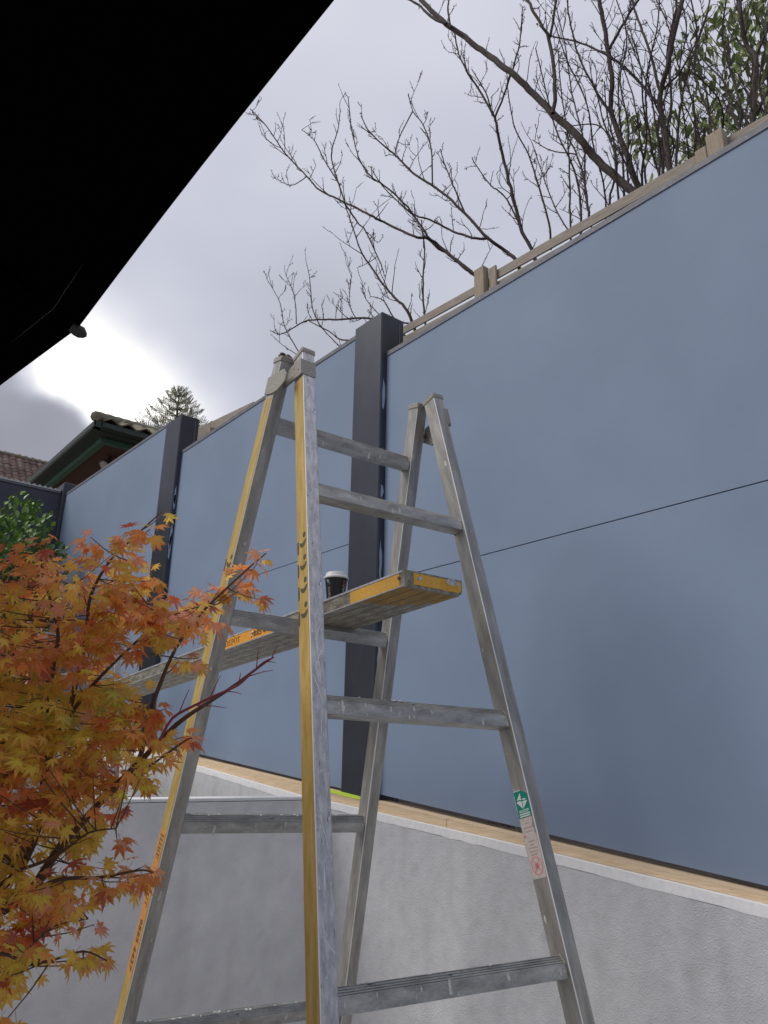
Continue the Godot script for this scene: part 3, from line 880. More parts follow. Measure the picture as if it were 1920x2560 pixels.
func make_trestle(base: Vector3, detailed: bool) -> Node3D:
	var t := thing("trestle_ladder", "", "", base)
	var home := Transform3D(Basis(), -base)
	for sec in 2:
		var is_front := sec == 0
		var xf: Transform3D = home * (front_xf if is_front else rear_xf)
		var w := (FW if is_front else RW) * H
		var rungs: Array = [0.419, 0.919, 1.402, 1.885] if is_front else [0.187, 0.686, 1.18, 1.645, 2.08]
		var ln := (1.0 + EYE.y / H) / xf.basis.y.y * H          # from the ridge to the ground
		for side in [1.0, -1.0]:
			# stile axes: corner line c(l) = (0, -l, side * (w + taper * l)), the box lies behind it
			var ydir := Vector3(0, 1, -side * TAPER).normalized()
			var sx := Transform3D(Basis(Vector3(1, 0, 0), ydir, Vector3(1, 0, 0).cross(ydir)), Vector3(0, 0, side * w))
			var top := -0.006 * H if is_front else -0.014 * H
			var fronty: bool = is_front and side > 0.0
			var lo := Vector3(-SX * H, -ln, -SZ * H)
			var st := begin()
			box(st, lo, Vector3(0, top, 0), 0.003)
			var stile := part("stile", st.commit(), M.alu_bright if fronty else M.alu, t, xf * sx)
			st = begin()
			tube(st, [Vector3(-0.0012, -ln + 0.08, -0.0012), Vector3(-0.0012, -ln * 0.5, -0.0012), Vector3(-0.0012, top - 0.02, -0.0012)], [0.0016, 0.0018, 0.0016], 6)
			part("worn_edge", st.commit(), M.scratch, stile)
			# cap with a rim that stands out a little
			st = begin()
			box(st, Vector3(-SX * H - 0.003, top - 0.016, -SZ * H - 0.003), Vector3(0.003, top + 0.006, 0.003), 0.0028)
			part("end_cap", st.commit(), M.cast, stile)
			st = begin()
			box(st, Vector3(-SX * H - 0.004, -ln + 0.002, -SZ * H - 0.004), Vector3(0.004, -ln + 0.07, 0.004), 0.004)
			part("foot", st.commit(), M.frame, stile)
			if side > 0.0:
				st = begin()
				var y0 := -0.098 * H if is_front else -0.125 * H
				box(st, Vector3(-SX * H + 0.0015, -ln + 0.08, 0.0002), Vector3(-0.0012 if is_front else -0.0015, y0, 0.0012), 0.0004)
				var yf := part("yellow_face", st.commit(), M.yellow, stile)
				yf.set_meta("label", "yellow painted outer face of the stile")
				if detailed: stile_marks(stile, is_front)
			if detailed and fronty:
				for k in 16:
					var y := -rng.randf_range(0.75, 1.45) * H if k < 11 else -rng.randf_range(0.1, 0.7) * H
					var l := rng.randf_range(0.02, 0.085)
					var an := rng.randf_range(-0.75, 0.75) if k % 3 > 0 else rng.randf_range(-0.1, 0.1)
					l = minf(l, 0.030 / maxf(absf(sin(an)), 0.05))
					var sm := box_mesh(Vector3(-0.0001, -l * 0.5, -0.0006), Vector3(0.00035, l * 0.5, 0.0006))
					part("scratch", sm, M.scratch, stile, Transform3D(Basis(Vector3(1, 0, 0), an), Vector3(0.0001 + 0.00001 * k, y, -SZ * H * rng.randf_range(0.4, 0.6))))
			if detailed and not fronty:
				# drops and drips of paint and plaster
				st = begin()
				for k in 9:
					var r := 0.0014 + 0.005 * pow(rng.randf(), 3.0)
					var face := rng.randi() % 2
					var p := Vector3(0.0, -rng.randf_range(0.1, 1.5) * H, -SZ * H * rng.randf_range(0.15, 0.85))
					var b := Basis(Vector3(0, 0, -1), Vector3(0, 1, 0), Vector3(1, 0, 0))
					if face == 1 and side < 0.0:
						p = Vector3(-SX * H * rng.randf_range(0.15, 0.85), p.y, 0.0)
						b = Basis()
					prism(st, blob(r), 0.0, 0.0009, Transform3D(b * Basis.from_scale(Vector3(1, rng.randf_range(0.8, 3.2), 1)), p))
				stuff(part("paint_splash", st.commit(), M.splash, stile))
		for r in rungs:
			var l: float = r * H
			var half := w + TAPER * l
			var y := -l
			var poly := rung_poly(0.021 if is_front else 0.024, 0.027)
			var z0 := -half + 0.0005
			var z1 := half - SZ * H - 0.0005
			var st := begin()
			prism(st, poly, z0, z1)
			var rg := part("rung", st.commit(), M.rung, t, xf * Transform3D(Basis(), Vector3(-0.5 * SX * H, y, 0)))
			# weld beads at both ends
			st = begin()
			for z in [z0, z1]:
				var ring: Array = []
				var rr: Array = []
				for q in poly.size():
					if q % 2 == 0:
						ring.append(Vector3(poly[q].x, poly[q].y, z)); rr.append(rng.randf_range(0.0025, 0.0042))
				ring.append(ring[0]); rr.append(rr[0])
				tube(st, ring, rr, 5)
			part("weld", st.commit(), M.cast, rg)
			if detailed:
				st = begin()
				for k in (26 if is_front and r > 0.8 else 9):
					var p := Vector3(0.0211 if is_front else 0.0241, rng.randf_range(-0.024, 0.003), lerpf(z0, z1, rng.randf()))
					prism(st, blob(0.0012 + 0.007 * pow(rng.randf(), 3.0), 13), 0.0, 0.0006, Transform3D(Basis(Vector3(0, 0, -1), Vector3(0, 1, 0), Vector3(1, 0, 0)) * Basis.from_scale(Vector3(0.7, rng.randf_range(0.9, 2.4), 1)), p))
				for k in (16 if r > 0.9 else 3):
					var zz := lerpf(z0, z1, pow(rng.randf(), 0.5)) 
					var p := Vector3(rng.randf_range(-0.004, 0.010), 0.0255, zz)
					lathe(st, [Vector2(0.006, 0.0), Vector2(0.005, 0.0018), Vector2(0.0025, 0.0028), Vector2(0.0, 0.0030)], 7, Transform3D(Basis.from_scale(Vector3(rng.randf_range(0.3, 1.0), 1.0, rng.randf_range(0.3, 1.6))), p))
				stuff(part("plaster_splash", st.commit(), M.splash, rg))
	make_hinges(t, home, detailed)
	return t

# printed marks and the label on the yellow faces
func stile_marks(stile: Node3D, is_front: bool) -> void:
	var ink := plain(lin(0.085, 0.075, 0.04), 0.7)
	var w := SX * H
	var spots: Array = [0.561, 0.616, 0.670, 0.727] if is_front else [0.554]
	for l in spots:
		var y: float = -l * H
		var st := begin()
		# crescent
		var cres := PackedVector2Array()
		for k in 13:
			var a := lerpf(PI * 1.02, TAU * 0.99, k / 12.0)
			cres.append(Vector2(cos(a) * 0.0195, sin(a) * 0.020))
		for k in 13:
			var a := lerpf(TAU * 0.97, PI * 1.05, k / 12.0)
			cres.append(Vector2(cos(a) * 0.0135, sin(a) * 0.007 + 0.001))
		prism(st, cres, 0.0013, 0.0018, Transform3D(Basis(), Vector3(-w * 0.42, y, 0)))
		var dot := PackedVector2Array()
		for k in 12: dot.append(Vector2(cos(TAU * k / 12.0) * 0.0085, sin(TAU * k / 12.0) * 0.0085))
		prism(st, dot, 0.0013, 0.0018, Transform3D(Basis(), Vector3(-w * 0.27, y + 0.017, 0)))
		var bar := PackedVector2Array([Vector2(-0.0045, -0.022), Vector2(0.003, -0.019), Vector2(0.0045, 0.0), Vector2(0.003, 0.02), Vector2(-0.0045, 0.022)])
		prism(st, bar, 0.0013, 0.0018, Transform3D(Basis(), Vector3(-w * 0.885, y - 0.012, 0)))
		part("printed_mark", st.commit(), ink, stile)
	if not is_front:
		# orange label with the hirer's name and number, read from the top down
		var a := 1.20 * H
		var b := 1.52 * H
		var lb := part("label", box_mesh(Vector3(-w + 0.005, -b, 0.0013), Vector3(-0.006, -a, 0.0019), 0.0002), mat(mottled(501, Color(0.80, 0.55, 0.27), Color(0.86, 0.63, 0.36), [[0.05, 0.79, Color(0.66, 0.62, 0.52), 4]], 0.03, 0.1, 256), Vector3(7, 7, 7), 0.6), stile)
		lb.set_meta("label", "worn orange label with black lettering running down the stile")
		var turn := Basis(Vector3(0, 0, 1), -PI * 0.5)
		for q in [["HIRE", 0.0, 0.0], ["DEPOT", 0.115, 0.0], ["9885 4437", 0.258, 1.0]]:
			var tm := words(q[0], 0.0235, 0.0004, q[2] > 0.5, "Droid Serif" if q[2] < 0.5 else "Droid Sans")
			tm.horizontal_alignment = HORIZONTAL_ALIGNMENT_LEFT
			part("lettering", tm, ink, lb, Transform3D(turn, Vector3(-w * 0.5, -a - 0.008 - q[1], 0.0022)))

func make_hinges(t: Node3D, home: Transform3D, detailed: bool) -> void:
	var f := home * front_xf
	var r := home * rear_xf
	# outer side: sleeve on the front stile with an arm to the pivot, and a plate on the rear stile
	var ydir := Vector3(0, 1, -TAPER).normalized()
	var fx := f * Transform3D(Basis(Vector3(1, 0, 0), ydir, Vector3(1, 0, 0).cross(ydir)), Vector3(0, 0, FW * H))
	var rx := r * Transform3D(Basis(Vector3(1, 0, 0), ydir, Vector3(1, 0, 0).cross(ydir)), Vector3(0, 0, RW * H))
	var pv := Vector3(-0.104, -0.027, 0.0) * H      # pivot in the front stile's axes
	var arm := PackedVector2Array()
	for q in [Vector2(0.0021, -0.0455), Vector2(0.0021, -0.094), Vector2(-0.010, -0.092), Vector2(-0.086, -0.071), Vector2(-0.108, -0.056), Vector2(-0.125, -0.042), Vector2(-0.130, -0.024), Vector2(-0.120, -0.007), Vector2(-0.104, -0.001), Vector2(-0.088, -0.009), Vector2(-0.076, -0.027), Vector2(-0.051, -0.033), Vector2(-0.02, -0.037)]: arm.append(q * H)
	var st := begin()
	prism(st, arm, 0.0015, 0.0085)
	box(st, Vector3(0.0002, -0.094 * H, -SZ * H - 0.002), Vector3(0.0028, -0.0455 * H, 0.0084), 0.0012)
	var hinge := part("hinge_plate", st.commit(), M.cast, t, fx)
	st = begin()
	var plate := PackedVector2Array()
	for q in [Vector2(-0.050, -0.066), Vector2(-0.049, -0.112), Vector2(-0.004, -0.116), Vector2(0.030, -0.112), Vector2(0.064, -0.094), Vector2(0.066, -0.074), Vector2(0.042, -0.058), Vector2(0.004, -0.060)]: plate.append(q * H)
	prism(st, plate, 0.0013, 0.006)
	part("hinge_plate", st.commit(), M.cast, t, rx)
	st = begin()
	lathe(st, [Vector2(0.0, 0.0), Vector2(0.030, 0.0), Vector2(0.030, 0.004), Vector2(0.0, 0.004)], 24, Transform3D(Basis(Vector3(1, 0, 0), PI * 0.5), pv + Vector3(0, 0, 0.0086)))
	part("washer", st.commit(), M.cast, hinge)
	st = begin()
	lathe(st, [Vector2(0.0, 0.0), Vector2(0.0165, 0.0), Vector2(0.0165, 0.010), Vector2(0.013, 0.0125), Vector2(0.0, 0.0125)], 6, Transform3D(Basis(Vector3(1, 0, 0), PI * 0.5), pv + Vector3(0, 0, 0.0127)))
	lathe(st, [Vector2(0.0, 0.0), Vector2(0.0085, 0.0), Vector2(0.0085, 0.008), Vector2(0.0, 0.009)], 14, Transform3D(Basis(Vector3(1, 0, 0), PI * 0.5), pv + Vector3(0, 0, 0.0252)))
	part("bolt", st.commit(), M.rust, hinge)
	st = begin()
	for q in [Vector2(-0.035 * H, -0.052 * H), Vector2(-0.012 * H, -0.072 * H)]:
		lathe(st, [Vector2(0.0, 0.0), Vector2(0.0032, 0.0), Vector2(0.0, 0.0012)], 8, Transform3D(Basis(Vector3(1, 0, 0), PI * 0.5), Vector3(q.x, q.y, 0.0087)))
	part("rivet", st.commit(), M.frame, hinge)
	if detailed:
		# plaster crust on the rear stile's end
		st = begin()
		for k in 14:
			var p := Vector3(rng.randf_range(-SX, 0.0) * H, -0.012 * H + rng.randf_range(0.003, 0.009), rng.randf_range(-SZ, 0.0) * H)
			lathe(st, [Vector2(0.011, -0.006), Vector2(0.010, 0.002), Vector2(0.005, 0.006), Vector2(0.0, 0.007)], 7, Transform3D(Basis.from_scale(Vector3(1, rng.randf_range(0.5, 1.1), 1)), p))
		part("plaster_crust", st.commit(), mat(mottled(521, Color(0.40, 0.31, 0.23), Color(0.68, 0.60, 0.50), [[0.05, 0.72, Color(0.2, 0.16, 0.13), 3]], 0.05, 0.12, 128), Vector3(30, 30, 30), 0.95), t, rx)
	# fence side: the plates sit behind, only a corner shows between the stiles
	ydir = Vector3(0, 1, TAPER).normalized()
	var gx := f * Transform3D(Basis(Vector3(1, 0, 0), ydir, Vector3(1, 0, 0).cross(ydir)), Vector3(0, 0, -FW * H))
	st = begin()
	prism(st, PackedVector2Array([Vector2(0.003, -0.05 * H), Vector2(0.003, -0.105 * H), Vector2(-0.09 * H, -0.115 * H), Vector2(-0.12 * H, -0.085 * H), Vector2(-0.10 * H, -0.05 * H)]), -SZ * H - 0.009, -SZ * H - 0.0015)
	box(st, Vector3(0.0003, -0.105 * H, -SZ * H - 0.004), Vector3(0.003, -0.05 * H, -SZ * H + 0.008), 0.001)
	part("hinge_plate", st.commit(), M.cast, t, gx)
	st = begin()
	tube(st, [Vector3(-0.104 * H, -0.075 * H, -SZ * H - 0.014), Vector3(-0.104 * H, -0.075 * H, -SZ * H + 0.012)], [0.009, 0.009], 10)
	part("bolt", st.commit(), M.rust, t, gx)
	if detailed: make_stickers(t, gx)

# the green maker's sticker and the faded warning below it, on the inner face of the right stile
func make_stickers(t: Node3D, gx: Transform3D) -> void:
	var w := SX * H
	var a := -1.074 * H
	var b := -1.128 * H
	var c := -1.246 * H
	var x0 := -w + 0.005
	var x1 := -0.0035
	var xm := (x0 + x1) * 0.5
	var g := part("sticker", prism_mesh(PackedVector2Array([Vector2(x0, b), Vector2(x1, b), Vector2(x1, a - 0.012), Vector2(x1 - 0.012, a - 0.006), Vector2(x1 - 0.022, a), Vector2(x0, a)]), 0.0004, 0.0009), plain(lin(0.0, 0.25, 0.175), 0.5), t, gx)
	g.set_meta("label", "torn green sticker with a white diamond emblem")
	var white := plain(lin(0.70, 0.74, 0.72), 0.6)
	var st := begin()
	var m := Vector2(xm, lerpf(a, b, 0.38))
	var d := 0.0235
	var e := 0.0215
	# diamond of four pieces, parted by a wavy cross
	prism(st, PackedVector2Array([m + Vector2(-0.0016, 0.0025), m + Vector2(-0.0016, e), m + Vector2(-d * 0.86, 0.0035), m + Vector2(-d * 0.5, 0.0045)]), 0.001, 0.0014)
	prism(st, PackedVector2Array([m + Vector2(0.0012, 0.0020), m + Vector2(0.006, 0.0055), m + Vector2(0.013, 0.0045), m + Vector2(d * 0.9, 0.0015), m + Vector2(0.011, 0.0005)]), 0.001, 0.0014)
	prism(st, PackedVector2Array([m + Vector2(-0.0016, -0.0012), m + Vector2(-d * 0.5, 0.0012), m + Vector2(-d * 0.95, -0.001), m + Vector2(-0.0024, -e)]), 0.001, 0.0014)
	prism(st, PackedVector2Array([m + Vector2(0.0016, -0.0014), m + Vector2(0.001, -e * 0.98), m + Vector2(d * 0.93, -0.0022), m + Vector2(d * 0.5, -0.0018)]), 0.001, 0.0014)
	part("emblem", st.commit(), white, g)
	part("lettering", words("ALQUIP", 0.0072, 0.0003, true), white, g, Transform3D(Basis.from_scale(Vector3(1.12, 1, 1)), Vector3(xm, lerpf(a, b, 0.755), 0.0011)))
	st = begin()
	for row in [[0.865, 0.002], [0.945, 0.002]]:
		var x := x0 + 0.006
		while x < x1 - 0.006:
			var l := rng.randf_range(0.0018, 0.004)
			box(st, Vector3(x, lerpf(a, b, row[0]) - row[1], 0.001), Vector3(x + l, lerpf(a, b, row[0]) + row[1], 0.0013))
			x += l + 0.0007
	stuff(part("small_print", st.commit(), white, g))
	st = begin()
	box(st, Vector3(x0, a + 0.0002, 0.0004), Vector3(x1 - 0.024, a + 0.0022, 0.0010))
	box(st, Vector3(x0 - 0.0014, b + 0.02, 0.0004), Vector3(x0 - 0.0002, a - 0.01, 0.0010))
	part("torn_edge", st.commit(), white, g)
	# faded warning
	var wn := part("sticker", prism_mesh(PackedVector2Array([Vector2(x0, c), Vector2(x1, c), Vector2(x1, b - 0.05), Vector2(x1 - 0.006, b - 0.042), Vector2(x1 - 0.002, b - 0.036), Vector2(x1 - 0.009, b - 0.028), Vector2(x1 - 0.004, b - 0.012), Vector2(x1 - 0.002, b - 0.0006), Vector2(x0, b - 0.0006)]), 0.0004, 0.0009), mat(mottled(531, Color(0.74, 0.70, 0.68), Color(0.82, 0.79, 0.77), [[0.05, 0.83, Color(0.6, 0.57, 0.55), 3]], 0.03, 0.1, 256), Vector3(8, 8, 8), 0.7), t, gx)
	wn.set_meta("label", "faded pinkish warning sticker with a red prohibition sign")
	var faint := plain(lin(0.42, 0.30, 0.30), 0.7)
	st = begin()
	var rows := [0.10, 0.17, 0.235, 0.40, 0.455, 0.51, 0.565, 0.62]
	for k in rows.size():
		var y := lerpf(b, c, rows[k])
		var hw := rng.randf_range(0.009, 0.016) + (0.004 if k > 4 else 0.0)
		var x := xm - hw
		while x < xm + hw:
			var l := rng.randf_range(0.0012, 0.0034)
			box(st, Vector3(x, y - 0.0016, 0.001), Vector3(x + l, y + 0.0016, 0.0012))
			x += l + rng.randf_range(0.0006, 0.0016)
	stuff(part("small_print", st.commit(), faint, wn))
	var red := plain(lin(0.62, 0.16, 0.19), 0.7)
	st = begin()
	var q := Vector2(xm + 0.001, lerpf(b, c, 0.80))
	for k in 30:
		var u := TAU * k / 30.0; var v := TAU * (k + 1) / 30.0
		prism(st, PackedVector2Array([q + Vector2(cos(u) * 0.0215, sin(u) * 0.024), q + Vector2(cos(v) * 0.0215, sin(v) * 0.024), q + Vector2(cos(v) * 0.0185, sin(v) * 0.021), q + Vector2(cos(u) * 0.0185, sin(u) * 0.021)]), 0.001, 0.0013)
	for s in [1.0, -1.0]:
		var dirn := Vector2(0.62 * s, 0.785)
		var nn := Vector2(-dirn.y, dirn.x) * 0.0011
		prism(st, PackedVector2Array([q - dirn * 0.022 - nn, q + dirn * 0.022 - nn, q + dirn * 0.022 + nn, q - dirn * 0.022 + nn]), 0.0010 + 0.0001 * s, 0.00135 + 0.0001 * s)
	part("prohibition_sign", st.commit(), plain(lin(0.66, 0.24, 0.26), 0.7), wn)
	st = begin()
	var star := PackedVector2Array()
	for k in 14:
		var u := TAU * k / 14.0
		star.append(q + Vector2(cos(u), sin(u)) * (0.0105 if k % 2 == 0 else 0.0045))
	prism(st, star, 0.0015, 0.0018)
	part("red_star", st.commit(), red, wn)
	st = begin()
	prism(st, PackedVector2Array([Vector2(x0 + 0.004, lerpf(b, c, 0.275)), Vector2(x0 + 0.013, lerpf(b, c, 0.305)), Vector2(x0 + 0.004, lerpf(b, c, 0.335))]), 0.001, 0.0014)
	part("red_arrow", st.commit(), red, wn)

# ---------------------------------------------------------------- plank
var plank_xf := Transform3D()
const PLANK_T := 0.0475
const PLANK_W := 0.222

func make_plank() -> void:
	# origin: near lower corner of the end that points at us; x runs away along the plank, z towards the fence
	var o := EYE + H * Vector3(-1.238, 0.3735, -1.0695)
	var d := Vector3(-1.0, -0.056, -0.042).normalized()
	var z := d.cross(Vector3.UP).normalized() * 1.0
	if z.z > 0.0: z = -z
	var y := z.cross(d)
	if y.y < 0.0: y = -y
	plank_xf = Transform3D(Basis(d, y, z), o)
	var p := Node3D.new()
	p.name = numbered("scaffold_plank")
	p.transform = plank_xf
	add_child(p)
	tag(p, "long aluminium scaffold plank with yellow end, lying through the trestle along the fence", "plank")
	var len := 4.45
	var T := PLANK_T
	var W := PLANK_W
	# deck: a hollow section whose underside is grooved; built as a profile in (z, y) drawn along x
	var prof := PackedVector2Array()
	prof.append(Vector2(0.0, 0.002)); prof.append(Vector2(0.002, 0.0))
	for k in [0.2, 0.42, 0.64, 0.84]:
		var g: float = W * k
		prof.append_array(PackedVector2Array([Vector2(g - 0.0022, 0.0), Vector2(g - 0.0015, 0.004), Vector2(g + 0.0015, 0.004), Vector2(g + 0.0022, 0.0)]))
	prof.append(Vector2(W - 0.002, 0.0)); prof.append(Vector2(W, 0.002))
	prof.append(Vector2(W, T - 0.002)); prof.append(Vector2(W - 0.002, T))
	for k in 16:
		var g := W * (1.0 - (k + 0.6) / 16.6)
		prof.append_array(PackedVector2Array([Vector2(g + 0.003, T), Vector2(g + 0.002, T - 0.0015), Vector2(g - 0.002, T - 0.0015), Vector2(g - 0.003, T)]))
	prof.append(Vector2(0.002, T)); prof.append(Vector2(0.0, T - 0.002))
	var turn := Basis(Vector3(0, 0, 1), Vector3(0, 1, 0), Vector3(1, 0, 0))
	part("deck", prism_mesh(prof, 0.012, len - 0.012, Transform3D(turn, Vector3.ZERO)), M.plank, p)
	# beads along the near edge
	part("edge_bead", box_mesh(Vector3(0.012, T - 0.005, -0.0028), Vector3(len - 0.012, T + 0.002, -0.0002), 0.001), M.alu_bright, p)
	part("edge_bead", box_mesh(Vector3(0.012, -0.0012, -0.0026), Vector3(len - 0.012, 0.003, -0.0002), 0.001), M.alu_bright, p)
	# end cap: rounded corners at the far side
	for e in [[0.0, 0.0118, 1.0], [len - 0.0118, len, -1.0]]:
		var rim := PackedVector2Array([Vector2(-0.003, -0.002), Vector2(W * 0.93, -0.002), Vector2(W * 0.985, 0.003), Vector2(W + 0.003, 0.016), Vector2(W + 0.003, T + 0.001), Vector2(-0.003, T + 0.001)])
		var cap := part("end_cap", prism_mesh(rim, e[0], e[1], Transform3D(turn, Vector3.ZERO)), M.plank, p)
		if e[2] > 0.0:
			var st := prism_mesh(PackedVector2Array([Vector2(0.030, 0.007), Vector2(W * 0.95, 0.006), Vector2(W * 0.99, 0.014), Vector2(W * 0.99, T - 0.007), Vector2(0.030, T - 0.005)]), -0.0016, -0.0002, Transform3D(turn, Vector3.ZERO))
			var lab := part("label", st, M.plank_yellow, cap)
			lab.set_meta("label", "worn yellow label on the plank's end")
			var mk := begin()
			for row in 4:
				var zz := W * 0.62
				while zz < W * 0.93:
					var l := rng.randf_range(0.002, 0.005)
					box(mk, Vector3(-0.0021, 0.012 + row * 0.0072, zz), Vector3(-0.0018, 0.0145 + row * 0.0072, zz + l))
					zz += l + rng.randf_range(0.001, 0.003)
			stuff(part("small_print", mk.commit(), plain(lin(0.55, 0.27, 0.03), 0.7), lab))
			mk = begin()
			for b in 11:
				prism(mk, blob(rng.randf_range(0.004, 0.011)), -0.0022 - 0.00005 * b, -0.0003, Transform3D(turn, Vector3(0, T - 0.012 + rng.randf_range(-0.008, 0.006), W * rng.randf_range(0.74, 0.93))))
			for b in 3:
				prism(mk, blob(0.006), -0.0021 - 0.00005 * b, -0.0003, Transform3D(turn, Vector3(0, T * 0.55 + rng.randf_range(-0.004, 0.004), W * rng.randf_range(0.2, 0.27))))
			part("paint_scrape", mk.commit(), M.alu_bright, lab)
	# yellow paint on the near edge and underside of the end
	var x_yellow := plank_x(877.0)
	part("yellow_paint", box_mesh(Vector3(0.028, 0.0034, -0.0014), Vector3(x_yellow, T - 0.0055, -0.0001), 0.0003), M.plank_yellow, p)
	var under := begin()
	for s in [[0.003, 0.2], [0.2, 0.42], [0.42, 0.64], [0.64, 0.84], [0.84, 0.985]]:
		box(under, Vector3(0.014, -0.0007, W * s[0] + 0.0024), Vector3(x_yellow - 0.05 - 0.16 * s[0] * s[0], -0.0001, W * s[1] - 0.0024))
	part("yellow_paint", under.commit(), mat(mottled(541, Color(0.52, 0.42, 0.20), Color(0.72, 0.55, 0.20), [[0.04, 0.76, Color(0.45, 0.43, 0.40), 4]], 0.02, 0.08, 256), Vector3(2.5, 8, 8), 0.6), p)
	var sc := begin()
	for q in [Vector2(0.03, T * 0.6), Vector2(len - 0.03, T * 0.6)]:
		lathe(sc, [Vector2(0.005, 0.0), Vector2(0.0048, 0.002), Vector2(0.0, 0.003)], 12, Transform3D(Basis(Vector3(1, 0, 0), -PI * 0.5), Vector3(q.x, q.y, -0.0016)))
	part("screw", sc.commit(), M.rust, p)
	# orange label with the hirer's name on the near edge, further along
	var x_end := plank_x(691.0)
	var lb := part("label", box_mesh(Vector3(x_end, 0.0035, -0.0016), Vector3(plank_x(538.0), T - 0.0055, -0.0001), 0.0003), mat(mottled(551, Color(0.88, 0.60, 0.17), Color(0.93, 0.66, 0.24), [[0.03, 0.84, Color(0.78, 0.76, 0.70), 4]], 0.03, 0.1, 256), Vector3(4, 9, 9), 0.55), p)
	lb.set_meta("label", "orange label with black lettering on the plank's edge")
	var ink := plain(lin(0.035, 0.03, 0.02), 0.7)
	# local x runs from right to left as seen from the yard, so the words are turned round
	var face := Basis(Vector3(-1, 0, 0), Vector3(0, 1, 0), Vector3(0, 0, -1))
	for q in [["9885 4437", 0.008, 0.0], ["HIREDEPOT", 0.285, 1.0]]:
		var tm := words(q[0], 0.0225, 0.0005, q[2] < 0.5, "Droid Sans" if q[2] < 0.5 else "Droid Serif")
		tm.horizontal_alignment = HORIZONTAL_ALIGNMENT_RIGHT
		part("lettering", tm, ink, lb, Transform3D(face * Basis.from_scale(Vector3(1.32, 1, 1)), Vector3(x_end + q[1], T * 0.48, -0.002)))
	var pk := begin()
	for b in 5:
		prism(pk, blob(rng.randf_range(0.002, 0.0045)), -0.0026 - 0.0001 * b, -0.0012, Transform3D(Basis(Vector3(-1, 0, 0), Vector3(0, 1, 0), Vector3(0, 0, -1)) * Basis.from_scale(Vector3(1, 1, -1)), Vector3(x_end + 0.185 + rng.randf_range(-0.01, 0.01), T * rng.randf_range(0.15, 0.75), 0)))
	part("paint_scrape", pk.commit(), M.white, lb)

func plank_x(px: float) -> float:
	var found := 0.0
	var best := 1e9
	for k in 800:
		var e := absf(to_px(plank_xf * Vector3(k * 0.005, PLANK_T * 0.5, 0)).x - px)
		if e < best:
			best = e; found = k * 0.005
	return found

# ---------------------------------------------------------------- cup
func make_cup() -> void:
	var hit := Vector3()
	# where the ray through the foot of the cup meets the top of the plank
	var inv := plank_xf.affine_inverse()
	var a := inv * EYE
	var b := inv * (EYE + ray(815, 1508))
	var k := (PLANK_T - a.y) / (b.y - a.y)
	hit = a + (b - a) * k
	hit.z = 0.062
	hit.y = PLANK_T + 0.0005
	var at := plank_xf * hit
	var c := thing("coffee_cup", "black takeaway coffee cup with white lid standing on the plank", "cup", at)
	var st := begin()
	lathe(st, [Vector2(0.0, 0.006), Vector2(0.0265, 0.006), Vector2(0.0275, 0.0), Vector2(0.029, 0.0), Vector2(0.0395, 0.093), Vector2(0.040, 0.0945)], 48)
	part("cup_wall", st.commit(), plain(lin(0.016, 0.017, 0.019), 0.42), c)
	st = begin()
	lathe(st, [Vector2(0.0398, 0.0885), Vector2(0.0425, 0.0885), Vector2(0.0437, 0.0905), Vector2(0.0437, 0.0935), Vector2(0.0422, 0.096), Vector2(0.0405, 0.0968), Vector2(0.0388, 0.0985), Vector2(0.0358, 0.109), Vector2(0.0340, 0.1105), Vector2(0.0320, 0.1095), Vector2(0.030, 0.106), Vector2(0.0, 0.106)], 48)
	part("lid", st.commit(), plain(lin(0.80, 0.81, 0.82), 0.4), c)
	var toward := EYE - at
	var az := atan2(toward.x, toward.z)
	# print: three big letters stacked at the right, small print at the left
	for q in [["F", 0.074, lin(0.72, 0.08, 0.03), 0.80], ["G", 0.060, lin(0.60, 0.24, 0.15), 0.82], ["C", 0.046, lin(0.75, 0.75, 0.75), 0.84]]:
		for n in 1:
			var ang: float = az + q[3] + 0.30 * n
			var y: float = q[1]
			var r := 0.029 + 0.0105 * y / 0.093 + 0.0003
			var bs := Basis(Vector3.UP, ang) * Basis(Vector3(1, 0, 0), 0.112)
			part("lettering", words(q[0], 0.0115, 0.0006), plain(q[2], 0.6), c, Transform3D(bs, Vector3(sin(ang) * r, y, cos(ang) * r)))
	st = begin()
	for row in 15:
		var ang := az - 0.86
		var y := 0.02 + 0.0042 * row
		if row == 9 or row == 10 or row == 13: continue
		for q in 5:
			if rng.randf() < 0.25: continue
			var an := ang + 0.055 * q
			var r := 0.029 + 0.0105 * y / 0.093 + 0.0002
			box(st, Vector3(-0.0007, -0.0011, 0), Vector3(0.0007, 0.0011, 0.0003), 0.0, Transform3D(Basis(Vector3.UP, an) * Basis(Vector3(1, 0, 0), 0.112), Vector3(sin(an) * r, y, cos(an) * r)))
	for q in 2:
		var an := az - 0.95 + 0.13 * q
		var r := 0.029 + 0.0105 * 0.078 / 0.093 + 0.0002
		box(st, Vector3(-0.0012, -0.006, 0), Vector3(0.0012, 0.006, 0.0003), 0.0, Transform3D(Basis(Vector3.UP, an) * Basis(Vector3(1, 0, 0), 0.112) * Basis(Vector3(0, 0, 1), 0.5), Vector3(sin(an) * r, 0.078, cos(an) * r)))
	stuff(part("small_print", st.commit(), plain(lin(0.45, 0.46, 0.47), 0.6), c))

